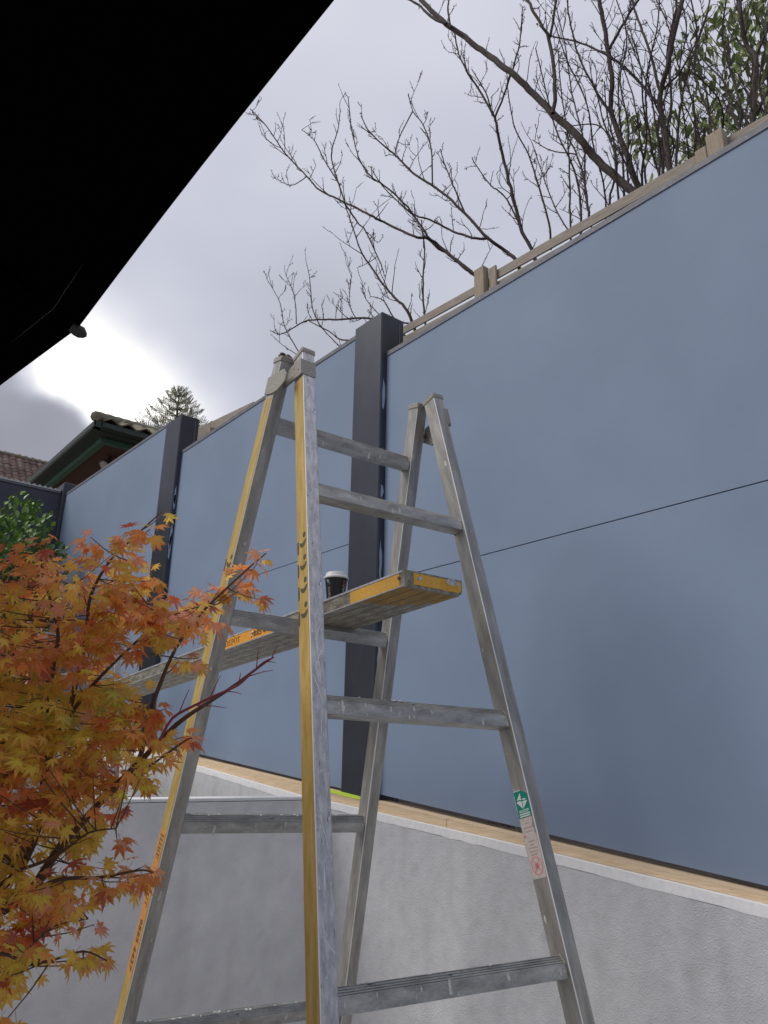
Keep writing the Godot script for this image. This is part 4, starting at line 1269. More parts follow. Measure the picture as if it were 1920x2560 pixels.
# ---------------------------------------------------------------- leaves
# one leaf in its own axes: stalk at the origin, tip along +y, upper side +z; c tints it from the middle to the tips
func add_leaf_tri(st: SurfaceTool, a: Vector3, b: Vector3, c: Vector3, ca: Color, cb: Color, cc: Color) -> void:
	var n := (c - a).cross(b - a)
	if n.length_squared() < 1e-18: return
	n = n.normalized()
	if n.z < 0.0:
		n = -n
		var t := b; b = c; c = t
		var tc := cb; cb = cc; cc = tc
	st.set_normal(n); st.set_color(ca); st.add_vertex(a)
	st.set_normal(n); st.set_color(cb); st.add_vertex(b)
	st.set_normal(n); st.set_color(cc); st.add_vertex(c)

func maple_leaf(size: float, c: Color, tip: Color, r: RandomNumberGenerator) -> ArrayMesh:
	var st := begin()
	var angs := [-128.0, -80.0, -39.0, 0.0, 39.0, 80.0, 128.0]
	var lens := [0.34, 0.70, 0.93, 1.0, 0.93, 0.70, 0.34]
	var mid := Vector3(0, 0.30, 0)
	var droop := r.randf_range(0.10, 0.34)
	var curl := r.randf_range(-0.12, 0.12)
	var place := func(p: Vector3) -> Vector3:
		var q := p - mid
		var d := q.length()
		return Vector3(p.x, p.y, p.z - droop * d * d + curl * q.x * d) * size
	for k in 7:
		var a: float = deg_to_rad(angs[k] + r.randf_range(-5, 5))
		var l: float = lens[k] * r.randf_range(0.88, 1.08) * 0.78
		var ax := Vector3(sin(a), cos(a), 0)
		var sd := Vector3(cos(a), -sin(a), 0)
		var tipp: Vector3 = place.call(mid + ax * l)
		var w := 0.105 if k > 0 and k < 6 else 0.06
		var l1: Vector3 = place.call(mid + ax * l * 0.48 - sd * w + Vector3(0, 0, 0.02))
		var r1: Vector3 = place.call(mid + ax * l * 0.48 + sd * w + Vector3(0, 0, 0.02))
		var l2: Vector3 = place.call(mid + ax * l * 0.2 - sd * w * 0.62)
		var r2: Vector3 = place.call(mid + ax * l * 0.2 + sd * w * 0.62)
		var m: Vector3 = place.call(mid)
		var half: Vector3 = place.call(mid + ax * l * 0.48 - Vector3(0, 0, 0.015))
		var cm := c.lerp(tip, 0.35)
		add_leaf_tri(st, m, l2, half, c, c, cm)
		add_leaf_tri(st, m, half, r2, c, cm, c)
		add_leaf_tri(st, l2, l1, half, c, cm, cm)
		add_leaf_tri(st, r2, half, r1, c, cm, cm)
		add_leaf_tri(st, l1, tipp, half, cm, tip, cm)
		add_leaf_tri(st, half, tipp, r1, cm, tip, cm)
	# stalk
	var sc := c.lerp(Color(0.30, 0.05, 0.03), 0.7)
	add_leaf_tri(st, Vector3(-0.012, 0.3, 0) * size, Vector3(0.012, 0.3, 0) * size, Vector3(0.01, -0.18, 0.03) * size, sc, sc, sc)
	add_leaf_tri(st, Vector3(-0.012, 0.3, 0) * size, Vector3(0.01, -0.18, 0.03) * size, Vector3(-0.01, -0.18, 0.03) * size, sc, sc, sc)
	return st.commit()

func oval_leaf(size: float, width: float, bend: float, fold: float, c: Color, tip: Color) -> ArrayMesh:
	var st := begin()
	var n := 5
	for k in n:
		var t0 := float(k) / n
		var t1 := float(k + 1) / n
		var w0 := width * pow(sin(PI * pow(t0, 0.85)), 0.8)
		var w1 := width * pow(sin(PI * pow(t1, 0.85)), 0.8) if k < n - 1 else 0.0
		var m0 := Vector3(0, t0, -bend * t0 * t0) * size
		var m1 := Vector3(0, t1, -bend * t1 * t1) * size
		var c0 := c.lerp(tip, t0)
		var c1 := c.lerp(tip, t1)
		for s in [-1.0, 1.0]:
			var a := m0 + Vector3(w0 * s, 0, fold * w0) * size
			var b := m1 + Vector3(w1 * s, 0, fold * w1) * size
			add_leaf_tri(st, m0, a, b, c0, c0, c1)
			add_leaf_tri(st, m0, b, m1, c0, c1, c1)
	return st.commit()

# leaves = [transform, colour index, distance]; the 300 that show largest become parts, the rest one mass
func place_leaves(root: Node3D, leaves: Array, variants: Array, m: Material, called := "leaf") -> void:
	var seen: Array = []
	var rest: Array = []
	for l in leaves:
		var q := to_px(root.position + (l[0] as Transform3D).origin)
		if q.x > -20 and q.x < 1940 and q.y > -20 and q.y < 2580: seen.append(l)
		else: rest.append(l)
	seen.sort_custom(func(a, b): return a[2] < b[2])
	for k in mini(300, seen.size()):
		var l: Array = seen[k]
		piece(called, k, variants[l[1]], m, root, l[0])
	for k in range(300, seen.size()): rest.append(seen[k])
	if rest.is_empty(): return
	# one mesh: each variant's triangles laid down copy by copy
	var st := begin()
	for l in rest: st.append_from(variants[l[1]], 0, l[0])
	stuff(part("foliage", st.commit(), m, root))

func smooth_path(pts: Array, per := 4) -> Array:
	var out: Array = []
	for k in pts.size() - 1:
		var p0: Vector3 = pts[maxi(k - 1, 0)]; var p1: Vector3 = pts[k]; var p2: Vector3 = pts[k + 1]; var p3: Vector3 = pts[mini(k + 2, pts.size() - 1)]
		for q in per:
			out.append(p1.cubic_interpolate(p2, p0, p3, float(q) / per))
	out.append(pts[-1])
	return out

# ---------------------------------------------------------------- Japanese maple
const DISP := 1.1573        # from a 1659 x 2212 picture to 1920 x 2560

func make_maple() -> void:
	var r := RandomNumberGenerator.new()
	r.seed = 90210
	var base := at_far(-190 * DISP, 2100 * DISP, 2.05)
	base.y = 0.0
	var t := thing("maple_tree", "autumn Japanese maple with orange and golden leaves at the left", "maple", base)
	# limbs, traced in the picture, each at its own distance
	var fork := at_far(-120 * DISP, 2120 * DISP, 2.0)
	var st := begin()
	tube(st, smooth_path([Vector3.ZERO, Vector3(0.02, fork.y * 0.5, -0.01), fork - base]), radii(9, 0.034, 0.026), 9)
	part("trunk", st.commit(), M.maple_wood, t)
	var limbs := [
		[[[-60, 2010], [60, 1930], [130, 1830], [215, 1735], [285, 1665], [345, 1600], [400, 1550], [490, 1492], [560, 1440], [590, 1420]], 2.0, 1.72, 0.0125, 0.0016, true],
		[[[250, 1695], [300, 1640], [318, 1560], [345, 1480], [380, 1400], [430, 1330], [490, 1270], [545, 1220], [575, 1195]], 1.86, 1.66, 0.0065, 0.0013, false],
		[[[-40, 1960], [40, 1880], [85, 1780], [95, 1640], [105, 1530], [118, 1420], [125, 1370], [110, 1300], [90, 1230], [98, 1170]], 1.96, 1.8, 0.010, 0.0015, false],
		[[[92, 1660], [140, 1560], [165, 1470], [185, 1380], [195, 1290], [235, 1215], [290, 1160], [350, 1105]], 1.92, 1.74, 0.007, 0.0013, false],
		[[[140, 1560], [200, 1480], [280, 1400], [350, 1340], [430, 1310]], 1.9, 1.74, 0.005, 0.0012, false],
		[[[215, 1735], [250, 1700], [330, 1650], [400, 1600], [415, 1595]], 1.9, 1.7, 0.004, 0.0012, false],
		[[[60, 1930], [130, 1900], [220, 1895], [300, 1880], [330, 1885]], 1.85, 1.62, 0.005, 0.0012, false],
		[[[-80, 2080], [0, 2060], [60, 2080], [110, 2075], [180, 2055], [230, 2075]], 1.85, 1.6, 0.0045, 0.0012, false],
		[[[40, 1880], [120, 1850], [190, 1800], [250, 1790]], 1.88, 1.7, 0.004, 0.0012, false],
		[[[-60, 1980], [-30, 1800], [0, 1600], [20, 1450], [50, 1340]], 2.1, 2.0, 0.009, 0.0015, false],
		[[[-20, 2110], [20, 2090], [60, 2050], [120, 2000], [190, 1985]], 1.9, 1.75, 0.003, 0.0012, false],
	]
	var nodes: Array = []
	for lb in limbs:
		var pts: Array = []
		var n: int = lb[0].size()
		for k in n:
			var p := at_far(lb[0][k][0] * DISP, lb[0][k][1] * DISP, lerpf(lb[1], lb[2], float(k) / (n - 1)) + r.randf_range(-0.02, 0.02))
			pts.append(p - base)
		if lb[0][0][0] < 0: pts.push_front(fork - base)
		var sp := smooth_path(pts, 4)
		st = begin()
		tube(st, sp, radii(sp.size(), lb[3], lb[4]), 7, 0.1)
		part("branch", st.commit(), M.maple_wood, t)
		for p in sp: nodes.append(p)
	# the bare red shoot that reaches across the trestle's leg
	var shoot := [[345, 1600], [372, 1552], [420, 1524], [470, 1500], [515, 1480], [545, 1452], [570, 1430], [592, 1420]]
	st = begin()
	var sp2: Array = []
	for k in shoot.size(): sp2.append(at_far(shoot[k][0] * DISP, shoot[k][1] * DISP, 1.72 - 0.01 * k) - base)
	sp2 = smooth_path(sp2, 3)
	tube(st, sp2, radii(sp2.size(), 0.0034, 0.0014), 6)
	for k in range(4, sp2.size() - 1, 2):
		var dv: Vector3 = (sp2[k + 1] - sp2[k]).normalized()
		var sidev := dv.cross(ray(480, 1750)).normalized() * (1.0 if (k / 2) % 2 == 0 else -0.7)
		var tipv: Vector3 = sp2[k] + (dv * 0.8 + sidev * 0.7).normalized() * r.randf_range(0.02, 0.075)
		tube(st, [sp2[k], sp2[k].lerp(tipv, 0.6) + Vector3(0, 0.002, 0), tipv], [0.0013, 0.001, 0.0005], 5)
	part("shoot", st.commit(), M.maple_red, t).set_meta("label", "bare dark red shoot reaching right across the ladder leg")

	# colours, darker to lighter reds, oranges, golds and olives
	var base_cols := [Color(0.86, 0.26, 0.11), Color(0.95, 0.42, 0.13), Color(0.95, 0.48, 0.31), Color(0.95, 0.62, 0.14), Color(0.88, 0.66, 0.12), Color(0.74, 0.60, 0.10), Color(0.55, 0.51, 0.11), Color(0.55, 0.17, 0.11)]
	var variants: Array = []
	for c in base_cols:
		for k in 5:
			var f := r.randf_range(0.8, 1.2)
			var cc := Color(clampf(c.r * f, 0, 1), clampf(c.g * f * r.randf_range(0.9, 1.12), 0, 1), c.b * f)
			var tip := cc.lerp(Color(0.42, 0.08, 0.03), r.randf_range(0.1, 0.6))
			variants.append(maple_leaf(1.0, cc, tip, r))
	# sprays: x, y, radius in the picture, tone (0 red top, 1 olive inside), number of leaves
	var sprays: Array = []
	for q in [[352, 1108, 9, 0.3, 2], [318, 1148, 26, 0.15, 11], [285, 1160, 26, 0.15, 12], [252, 1190, 30, 0.2, 13], [205, 1168, 24, 0.0, 10], [232, 1215, 34, 0.25, 14], [85, 1175, 28, 0.05, 11], [62, 1195, 26, 0.1, 11], [100, 1215, 30, 0.1, 13], [140, 1235, 36, 0.2, 13], [45, 1225, 26, 0.1, 8], [290, 1215, 36, 0.4, 15], [318, 1255, 28, 0.5, 12], [570, 1198, 10, 0.2, 3], [552, 1222, 20, 0.1, 9], [528, 1248, 24, 0.2, 11], [548, 1292, 16, 0.1, 7], [510, 1280, 24, 0.25, 11], [470, 1278, 30, 0.3, 12], [432, 1308, 34, 0.25, 13], [398, 1330, 34, 0.35, 13], [450, 1345, 24, 0.15, 9], [420, 1422, 18, 0.25, 7], [385, 1428, 13, 0.4, 5], [345, 1365, 24, 0.7, 10], [345, 1535, 24, 0.2, 11], [318, 1530, 26, 0.2, 10], [400, 1592, 16, 0.0, 8], [372, 1600, 26, 0.1, 12], [330, 1585, 30, 0.3, 13], [340, 1642, 20, 0.75, 9], [300, 1688, 24, 0.75, 11], [280, 1660, 24, 0.6, 9], [262, 1728, 14, 0.1, 5], [235, 1760, 18, 0.1, 8], [252, 1808, 10, 0.1, 3], [300, 1876, 22, 0.1, 9], [325, 1886, 12, 0.1, 5], [262, 1905, 20, 0.4, 9], [222, 1905, 24, 0.35, 11], [172, 1960, 16, 0.7, 7], [215, 2062, 16, 0.35, 7], [180, 2062, 20, 0.55, 9], [150, 2085, 12, 0.6, 4], [120, 2005, 20, 0.3, 9], [70, 1990, 28, 0.25, 11], [20, 2030, 30, 0.4, 10], [0, 2100, 20, 0.5, 7], [20, 2195, 14, 0.6, 4], [40, 2125, 12, 0.6, 4], [195, 2000, 14, 0.3, 5]]:
		sprays.append(q)
	var hull := PackedVector2Array([Vector2(-90, 1275), Vector2(30, 1250), Vector2(110, 1225), Vector2(230, 1215), Vector2(310, 1210), Vector2(315, 1280), Vector2(400, 1310), Vector2(430, 1340), Vector2(370, 1372), Vector2(295, 1405), Vector2(270, 1470), Vector2(310, 1530), Vector2(315, 1630), Vector2(262, 1680), Vector2(215, 1720), Vector2(190, 1790), Vector2(215, 1860), Vector2(180, 1910), Vector2(110, 1975), Vector2(60, 2040), Vector2(20, 2110), Vector2(-90, 2180)])
	var tries := 0
	var made := 0
	while made < 270 and tries < 6000:
		tries += 1
		var q := Vector2(r.randf_range(-90, 430), r.randf_range(1220, 2180))
		if not Geometry2D.is_point_in_polygon(q, hull): continue
		if q.x > 225 and q.x < 285 and q.y > 1590 and q.y < 1665 and r.randf() < 0.8: continue
		made += 1
		var tone := clampf(0.55 + 0.45 * sin(q.y * 0.021 + q.x * 0.006) * 0.7 + r.randf_range(-0.3, 0.3) - (0.35 if q.y < 1300 else 0.0), 0.0, 1.0)
		sprays.append([q.x, q.y, r.randf_range(26, 40), tone, 13])
	var leaves: Array = []
	var tw := begin()
	for s in sprays:
		var inside: bool = s[4] == 13 and s[2] > 26
		var dist := 1.78 + r.randf_range(-0.16, 0.14)
		if inside: dist = r.randf_range(1.66, 2.22)
		var c := at_far(s[0] * DISP, s[1] * DISP, dist) - base
		var rad: float = s[2] * DISP / FOCAL * dist
		# a twig from the nearest limb
		var best: Vector3 = nodes[0]
		var bd := 1e9
		for nn in nodes:
			var dd: float = (nn - c).length() + maxf(0.0, nn.y - c.y) * 0.8
			if dd < bd:
				bd = dd; best = nn
		var mid := best.lerp(c, 0.5) + Vector3(0, -0.03 * minf(bd, 0.5), 0)
		if bd < 0.5:
			tube(tw, smooth_path([best, mid, c, c + (c - mid).normalized() * rad * 0.7], 3), radii(10, 0.0016, 0.0007), 5)
		var ax := c - best
		ax.y *= 0.3
		ax = ax.normalized() if ax.length() > 0.01 else Vector3(1, 0, 0)
		for k in int(s[4]):
			var off := Vector3(r.randfn(), r.randfn() * 0.62, r.randfn()) * rad * 0.58
			var p := c + off
			var out := (off.normalized() * 0.9 + ax * 0.7)
			var tipd := (out + Vector3(r.randf_range(-0.5, 0.5), -r.randf_range(0.15, 1.35), r.randf_range(-0.5, 0.5))).normalized()
			var nrm := Vector3(r.randf_range(-0.7, 0.7), 1.0, r.randf_range(-0.7, 0.7)) - ray(300, 1700) * r.randf_range(0.0, 0.9)
			nrm = (nrm - tipd * nrm.dot(tipd)).normalized()
			var size := r.randf_range(0.027, 0.045)
			var b := Basis(tipd.cross(nrm), tipd, nrm).scaled_local(Vector3.ONE * size)
			var tone: float = clampf(s[3] + r.randfn() * 0.2 - off.y / maxf(rad, 0.001) * 0.1, 0.0, 1.0)
			var ci := 0
			if tone < 0.12: ci = [0, 1, 2, 1, 7, 2][r.randi() % 6]
			elif tone < 0.34: ci = [1, 2, 1, 3][r.randi() % 4]
			elif tone < 0.6: ci = [3, 1, 4, 3][r.randi() % 4]
			elif tone < 0.85: ci = [4, 4, 5, 3][r.randi() % 4]
			else: ci = [5, 6, 4, 5][r.randi() % 4]
			leaves.append([Transform3D(b, p), ci * 5 + r.randi() % 5, (base + p - EYE).length()])
	stuff(part("twigs", tw.commit(), M.maple_wood, t))
	place_leaves(t, leaves, variants, M.leaf)

func radii(n: int, a: float, b: float) -> Array:
	var o: Array = []
	for k in n: o.append(lerpf(a, b, float(k) / maxi(n - 1, 1)))
	return o

# ---------------------------------------------------------------- bare trees beyond the fence
func make_bare_trees() -> void:
	# each tree: label, where its trunk stands, its limbs: points in the picture, widths in pixels there, distances behind the fence at both ends, twigs
	var trees := [
		["low bare fruit tree behind the middle post, one branch reaching level to the left", Vector3(-4.0, 0.9, -1.35), [
			[[[890, 740], [840, 700], [795, 688], [725, 690], [665, 692], [630, 710], [605, 722], [588, 716]], 6.0, 1.8, -1.2, -1.1, 0.7],
			[[[905, 740], [880, 672], [850, 640], [829, 615], [790, 560], [775, 530], [745, 440]], 7.0, 2.0, -1.1, -0.9, 0.9],
			[[[925, 740], [915, 665], [914, 600], [917, 540], [910, 475]], 5.0, 2.0, -1.3, -1.5, 0.9],
			[[[900, 700], [855, 690], [829, 650], [800, 640]], 4.0, 1.5, -1.0, -0.8, 0.6],
			[[[880, 710], [750, 735], [710, 715], [665, 692]], 4.0, 2.0, -1.1, -1.0, 0.5],
			[[[760, 760], [730, 745], [690, 702]], 3.0, 2.0, -0.9, -1.0, 0.5],
			[[[690, 702], [675, 665], [670, 610], [664, 575]], 2.6, 1.2, -1.1, -1.15, 1.0],
			[[[640, 700], [636, 640], [618, 595]], 2.4, 1.1, -1.1, -1.2, 1.0],
			[[[645, 760], [615, 705], [605, 655], [580, 608]], 2.6, 1.1, -1.0, -1.0, 0.9],
			[[[640, 765], [610, 745], [585, 722]], 2.0, 1.0, -1.0, -1.0, 0.6],
			[[[770, 690], [755, 655], [760, 590]], 2.4, 1.1, -1.1, -1.2, 0.8],
			[[[829, 690], [790, 645], [782, 608]], 2.4, 1.1, -1.0, -1.0, 0.8]]],
		["bare fruit tree with a long thin branch reaching left across the sky", Vector3(-3.3, 0.85, -1.5), [
			[[[1045, 650], [1029, 600], [999, 575], [954, 535], [924, 515], [894, 510], [829, 480], [800, 465], [745, 437], [690, 410], [662, 380], [615, 330], [575, 272], [540, 235]], 8.0, 1.6, -1.2, -0.25, 0.55],
			[[[1060, 640], [1029, 597], [979, 555], [939, 530], [904, 480], [874, 440], [829, 400], [800, 380], [775, 340], [760, 280], [752, 210]], 6.5, 1.6, -1.3, -0.6, 0.9],
			[[[745, 437], [720, 360], [717, 325], [730, 280], [735, 235]], 3.2, 1.4, -0.6, -0.5, 0.9],
			[[[735, 400], [700, 345], [680, 305], [652, 280]], 3.0, 1.2, -0.65, -0.5, 0.8],
			[[[745, 440], [772, 480], [790, 500], [820, 565], [829, 590]], 3.5, 2.0, -0.6, -0.9, 0.8],
			[[[662, 382], [630, 400], [600, 388]], 2.2, 1.0, -0.5, -0.5, 0.6],
			[[[1125, 590], [1114, 562], [1089, 540], [1054, 515], [1004, 460], [954, 415], [894, 375], [854, 335], [829, 315], [795, 280], [780, 250]], 8.0, 2.0, -1.4, -0.9, 0.8],
			[[[1054, 515], [1029, 515], [979, 500], [929, 475], [889, 460], [829, 405], [800, 360]], 5.5, 1.8, -1.4, -1.0, 0.8],
			[[[1004, 460], [979, 400], [959, 350], [952, 322]], 3.6, 1.5, -1.3, -1.2, 0.9],
			[[[934, 400], [932, 325], [914, 270], [892, 240], [882, 202]], 3.2, 1.4, -1.1, -1.0, 0.9],
			[[[892, 240], [862, 298], [852, 335]], 2.4, 1.6, -1.0, -1.0, 0.6],
			[[[1160, 575], [1149, 540], [1124, 490], [1107, 420], [1089, 350], [1074, 280], [1069, 255], [1039, 200], [1014, 165], [1004, 145], [989, 110], [982, 72]], 8.5, 2.4, -1.6, -1.4, 1.1],
			[[[1069, 255], [1094, 190], [1116, 120], [1124, 80], [1129, 15]], 4.5, 1.8, -1.5, -1.6, 0.9],
			[[[1064, 250], [1049, 200], [1019, 150]], 3.2, 1.6, -1.5, -1.3, 0.9],
			[[[1150, 545], [1094, 430], [1060, 400], [1025, 352], [1020, 340]], 4.0, 1.6, -1.4, -1.2, 0.9],
			[[[1190, 540], [1185, 480], [1160, 390], [1140, 330], [1110, 270], [1095, 180]], 4.5, 1.8, -1.7, -1.7, 0.9],
			[[[1235, 510], [1205, 460], [1180, 400], [1150, 310]], 3.6, 1.6, -1.6, -1.7, 0.9]]],
		["bare tree with one thick pale limb leaning far left and dark upright stems", Vector3(-2.0, 0.75, -1.6), [
			[[[1400, 455], [1372, 418], [1289, 345], [1254, 300], [1199, 250], [1154, 205], [1102, 155], [1049, 115], [1004, 80], [964, 52], [914, 5], [900, -20]], 17.0, 7.5, -1.5, -1.1, 0.25],
			[[[964, 52], [929, 35], [904, 10], [870, -8]], 6.0, 3.0, -1.1, -1.0, 0.5],
			[[[974, 60], [968, 20], [974, -20]], 4.0, 2.2, -1.1, -1.2, 0.8],
			[[[1194, 245], [1199, 190], [1187, 90], [1150, 20], [1130, -20]], 8.0, 4.5, -1.3, -1.4, 0.7],
			[[[1189, 80], [1202, 0], [1206, -20]], 5.0, 4.0, -1.4, -1.4, 0.5],
			[[[1410, 440], [1382, 408], [1359, 350], [1334, 280], [1319, 235], [1322, 175], [1312, 100], [1299, 25], [1292, -20]], 12.0, 7.0, -1.7, -1.8, 1.0],
			[[[1317, 105], [1359, 30], [1390, -15]], 6.0, 4.0, -1.8, -1.9, 0.8],
			[[[1330, 260], [1290, 200], [1250, 120], [1230, 40], [1225, -15]], 5.0, 2.4, -1.7, -1.6, 1.0],
			[[[1460, 400], [1449, 375], [1442, 325], [1429, 250], [1427, 200], [1444, 135], [1464, 40], [1482, -20]], 12.0, 7.5, -1.5, -1.6, 0.9],
			[[[1427, 200], [1399, 100], [1374, 30], [1362, -15]], 5.5, 3.5, -1.6, -1.7, 0.9],
			[[[1424, 225], [1359, 155], [1309, 118], [1254, 92], [1194, 78], [1165, 55]], 5.5, 1.8, -1.6, -1.3, 0.9],
			[[[1429, 196], [1469, 155], [1509, 80], [1530, 20]], 4.5, 2.2, -1.6, -1.8, 0.9],
			[[[1270, 480], [1272, 470], [1262, 390], [1244, 330], [1220, 285]], 6.0, 2.4, -1.3, -1.2, 0.7],
			[[[1345, 450], [1337, 435], [1329, 350], [1324, 320], [1300, 250], [1285, 180]], 5.5, 2.0, -1.4, -1.3, 1.0],
			[[[1380, 420], [1345, 340], [1320, 300], [1290, 270], [1235, 272]], 4.5, 1.8, -1.4, -1.2, 0.9],
			[[[1244, 333], [1190, 325], [1150, 302]], 2.8, 1.3, -1.2, -1.1, 0.9],
			[[[1400, 420], [1390, 350], [1380, 280], [1365, 200], [1340, 130]], 4.5, 1.8, -1.9, -2.0, 1.0],
			[[[1430, 400], [1410, 330], [1395, 230], [1400, 150], [1420, 60], [1425, -10]], 4.5, 2.0, -2.0, -2.1, 1.0]]],
		["bare tree at the right edge with several upright dark stems among green leaves", Vector3(-0.75, 0.65, -1.5), [
			[[[1625, 330], [1624, 280], [1629, 200], [1634, 125], [1614, 100], [1599, 30], [1594, -20]], 11.0, 7.0, -1.4, -1.5, 0.9],
			[[[1634, 250], [1649, 215], [1665, 185], [1690, 150]], 7.0, 4.0, -1.4, -1.4, 0.7],
			[[[1632, 130], [1650, 80], [1680, 20]], 6.0, 3.5, -1.5, -1.5, 0.7],
			[[[1450, 395], [1459, 370], [1464, 300], [1469, 240], [1480, 180], [1500, 110], [1525, 40], [1535, -10]], 5.5, 2.4, -1.7, -1.9, 0.9],
			[[[1430, 400], [1434, 320], [1440, 290], [1450, 210], [1442, 110], [1460, 20], [1462, -15]], 5.0, 3.0, -1.9, -2.1, 0.9],
			[[[1560, 340], [1545, 280], [1520, 220], [1500, 150], [1505, 60], [1490, -10]], 5.0, 2.4, -1.5, -1.7, 1.0],
			[[[1590, 320], [1600, 240], [1580, 160], [1560, 80], [1570, -10]], 5.0, 2.6, -1.7, -1.8, 1.0],
			[[[1520, 360], [1510, 300], [1490, 250], [1470, 210]], 3.6, 1.8, -1.4, -1.3, 0.9],
			[[[1640, 320], [1655, 250], [1640, 180], [1655, 90], [1650, 10]], 4.5, 2.0, -1.2, -1.2, 0.9]]],
	]
	var r := RandomNumberGenerator.new()
	r.seed = 3131
	for k in 19:
		var x := lerpf(1225, 1658, (k + r.randf_range(0.1, 0.9)) / 19.0)
		var y := 270.0 + (1659.0 - x) * 0.608 + 25.0
		var lean := r.randf_range(-130, 60)
		var top := r.randf_range(-20, 190) if r.randf() < 0.6 else -20.0
		var pts := [[x, y]]
		for q in range(1, 6): pts.append([x + lean * pow(q / 5.0, 1.5) + r.randf_range(-14, 14), lerpf(y, top, q / 5.0)])
		trees[2 if x < 1470 else 3][2].append([pts, r.randf_range(3.0, 6.2), 1.8, r.randf_range(-2.2, -1.3), r.randf_range(-2.2, -1.3), 1.0])
	var bud := [Color(0.30, 0.34, 0.10), Color(0.40, 0.42, 0.16)]
	var budleaf := oval_leaf(1.0, 0.28, 0.2, 0.25, bud[0], bud[1])
	for tr in trees:
		var base: Vector3 = tr[1]
		base.y = 0.5 - 0.1 * base.x - 0.3
		var t := thing("bare_tree", tr[0], "tree", base, "bare trees behind the fence")
		var fork := Vector3(0, 2.0 if tr[1].x > -3.6 else 2.15, 0)
		var st := begin()
		tube(st, smooth_path([Vector3(0, -0.2, 0), Vector3(0.03, fork.y * 0.5, 0.02), fork], 4), radii(9, 0.085, 0.07), 10, 0.05)
		part("trunk", st.commit(), M.bark, t)
		var tw := begin()
		var nl := 0
		var buds := begin()
		var has_buds := false
		for lb in tr[2]:
			var pts: Array = []
			var n: int = lb[0].size()
			for k in n:
				var z := lerpf(lb[3], lb[4], float(k) / (n - 1)) + (r.randf_range(-0.05, 0.05) if k > 0 else 0.0)
				pts.append(at_z(lb[0][k][0] * DISP, lb[0][k][1] * DISP, z) - base)
			var dist: float = (pts[0] + base - EYE).length()
			var d1: float = (pts[-1] + base - EYE).length()
			var r0: float = lb[1] * DISP / FOCAL * dist * 0.5
			var r1: float = lb[2] * DISP / FOCAL * d1 * 0.5
			var main: bool = lb[1] >= 6.0
			var sp := smooth_path(pts, 5)
			var rd := radii(sp.size(), r0, r1)
			# a limb that starts behind the fence goes down to the fork
			var start: Vector3 = pts[0] + base
			if main and to_px(start).y > 380 * DISP and start.y < 4.3:
				sp.push_front(fork.lerp(sp[0], 0.5) + Vector3(0, -0.1, 0)); rd.push_front(r0 * 1.1)
				sp.push_front(fork); rd.push_front(r0 * 1.3)
			for k in range(1, sp.size() - 1):
				sp[k] += Vector3(r.randf_range(-1, 1), r.randf_range(-1, 1), r.randf_range(-1, 1)) * minf(minf(0.005, rd[k] * 0.4), (sp[k] - sp[k - 1]).length() * 0.08)
			st = begin()
			tube(st, sp, rd, 9 if r0 > 0.02 else 6, 0.035)
			part("branch", st.commit(), M.bark if r0 > 0.009 else M.twig, t)
			nl += 1
			# twigs and spurs
			var run := 0.0
			for k in range(3, sp.size()):
				var seg: Vector3 = sp[k] - sp[k - 1]
				run += seg.length()
				var dirv := seg.normalized()
				# spurs: short knobs close together
				var steps := int(seg.length() / 0.022)
				for q in steps:
					if r.randf() > 0.62: continue
					var p: Vector3 = sp[k - 1].lerp(sp[k], (q + r.randf()) / maxi(steps, 1))
					var o := any_side(dirv, r)
					var l := r.randf_range(0.006, 0.022)
					var e: Vector3 = p + (o * 0.9 + dirv * 0.5).normalized() * (rd[k] + l)
					tube(tw, [p, e], [0.0019, 0.0014], 4)
				while run > 0.09:
					run -= r.randf_range(0.07, 0.12)
					if r.randf() > lb[5] * 0.95: continue
					grow_twig(tw, sp[k], dirv, minf(rd[k] * 0.7, 0.0042), r.randf_range(0.08, 0.42) * (1.0 if r0 > 0.012 else 0.6), 1, r)
			if r.randf() < 0.4 and n > 4:
				has_buds = true
				for q in 5:
					var o := any_side(Vector3.UP, r)
					var b := Basis(Quaternion(Vector3.UP, (o + Vector3.UP * 0.5).normalized())).scaled_local(Vector3.ONE * r.randf_range(0.015, 0.032))
					buds.append_from(budleaf, 0, Transform3D(b, sp[-1] + o * 0.008))
		stuff(part("twigs", tw.commit(), M.twig, t))
		if has_buds: stuff(part("young_leaves", buds.commit(), M.evergreen, t))

func any_side(d: Vector3, r: RandomNumberGenerator) -> Vector3:
	var u := d.cross(Vector3(0.3, 0.2, 0.93)).normalized()
	var v := d.cross(u)
	var a := r.randf() * TAU
	return u * cos(a) + v * sin(a)

func grow_twig(st: SurfaceTool, p: Vector3, d: Vector3, r0: float, l: float, level: int, r: RandomNumberGenerator) -> void:
	var dir := (d * 0.55 + any_side(d, r) * 0.75 + Vector3.UP * 0.55).normalized()
	var n := 5
	var pts: Array = [p]
	var q := p
	for k in n:
		dir = (dir + Vector3(r.randf_range(-0.2, 0.2), r.randf_range(-0.05, 0.25), r.randf_range(-0.2, 0.2))).normalized()
		q += dir * l / n
		pts.append(q)
		if k > 0:
			for e in 2:
				if r.randf() < 0.75:
					var b: Vector3 = pts[k].lerp(q, r.randf())
					tube(st, [b, b + (any_side(dir, r) + dir * 0.6).normalized() * r.randf_range(0.006, 0.018)], [0.0016, 0.0012], 4)
		if level > 0 and k > 0 and l > 0.15 and r.randf() < 0.45:
			grow_twig(st, q, dir, r0 * 0.6, l * r.randf_range(0.25, 0.5), level - 1, r)
	tube(st, pts, radii(n + 1, maxf(r0, 0.0028), 0.0016), 5)

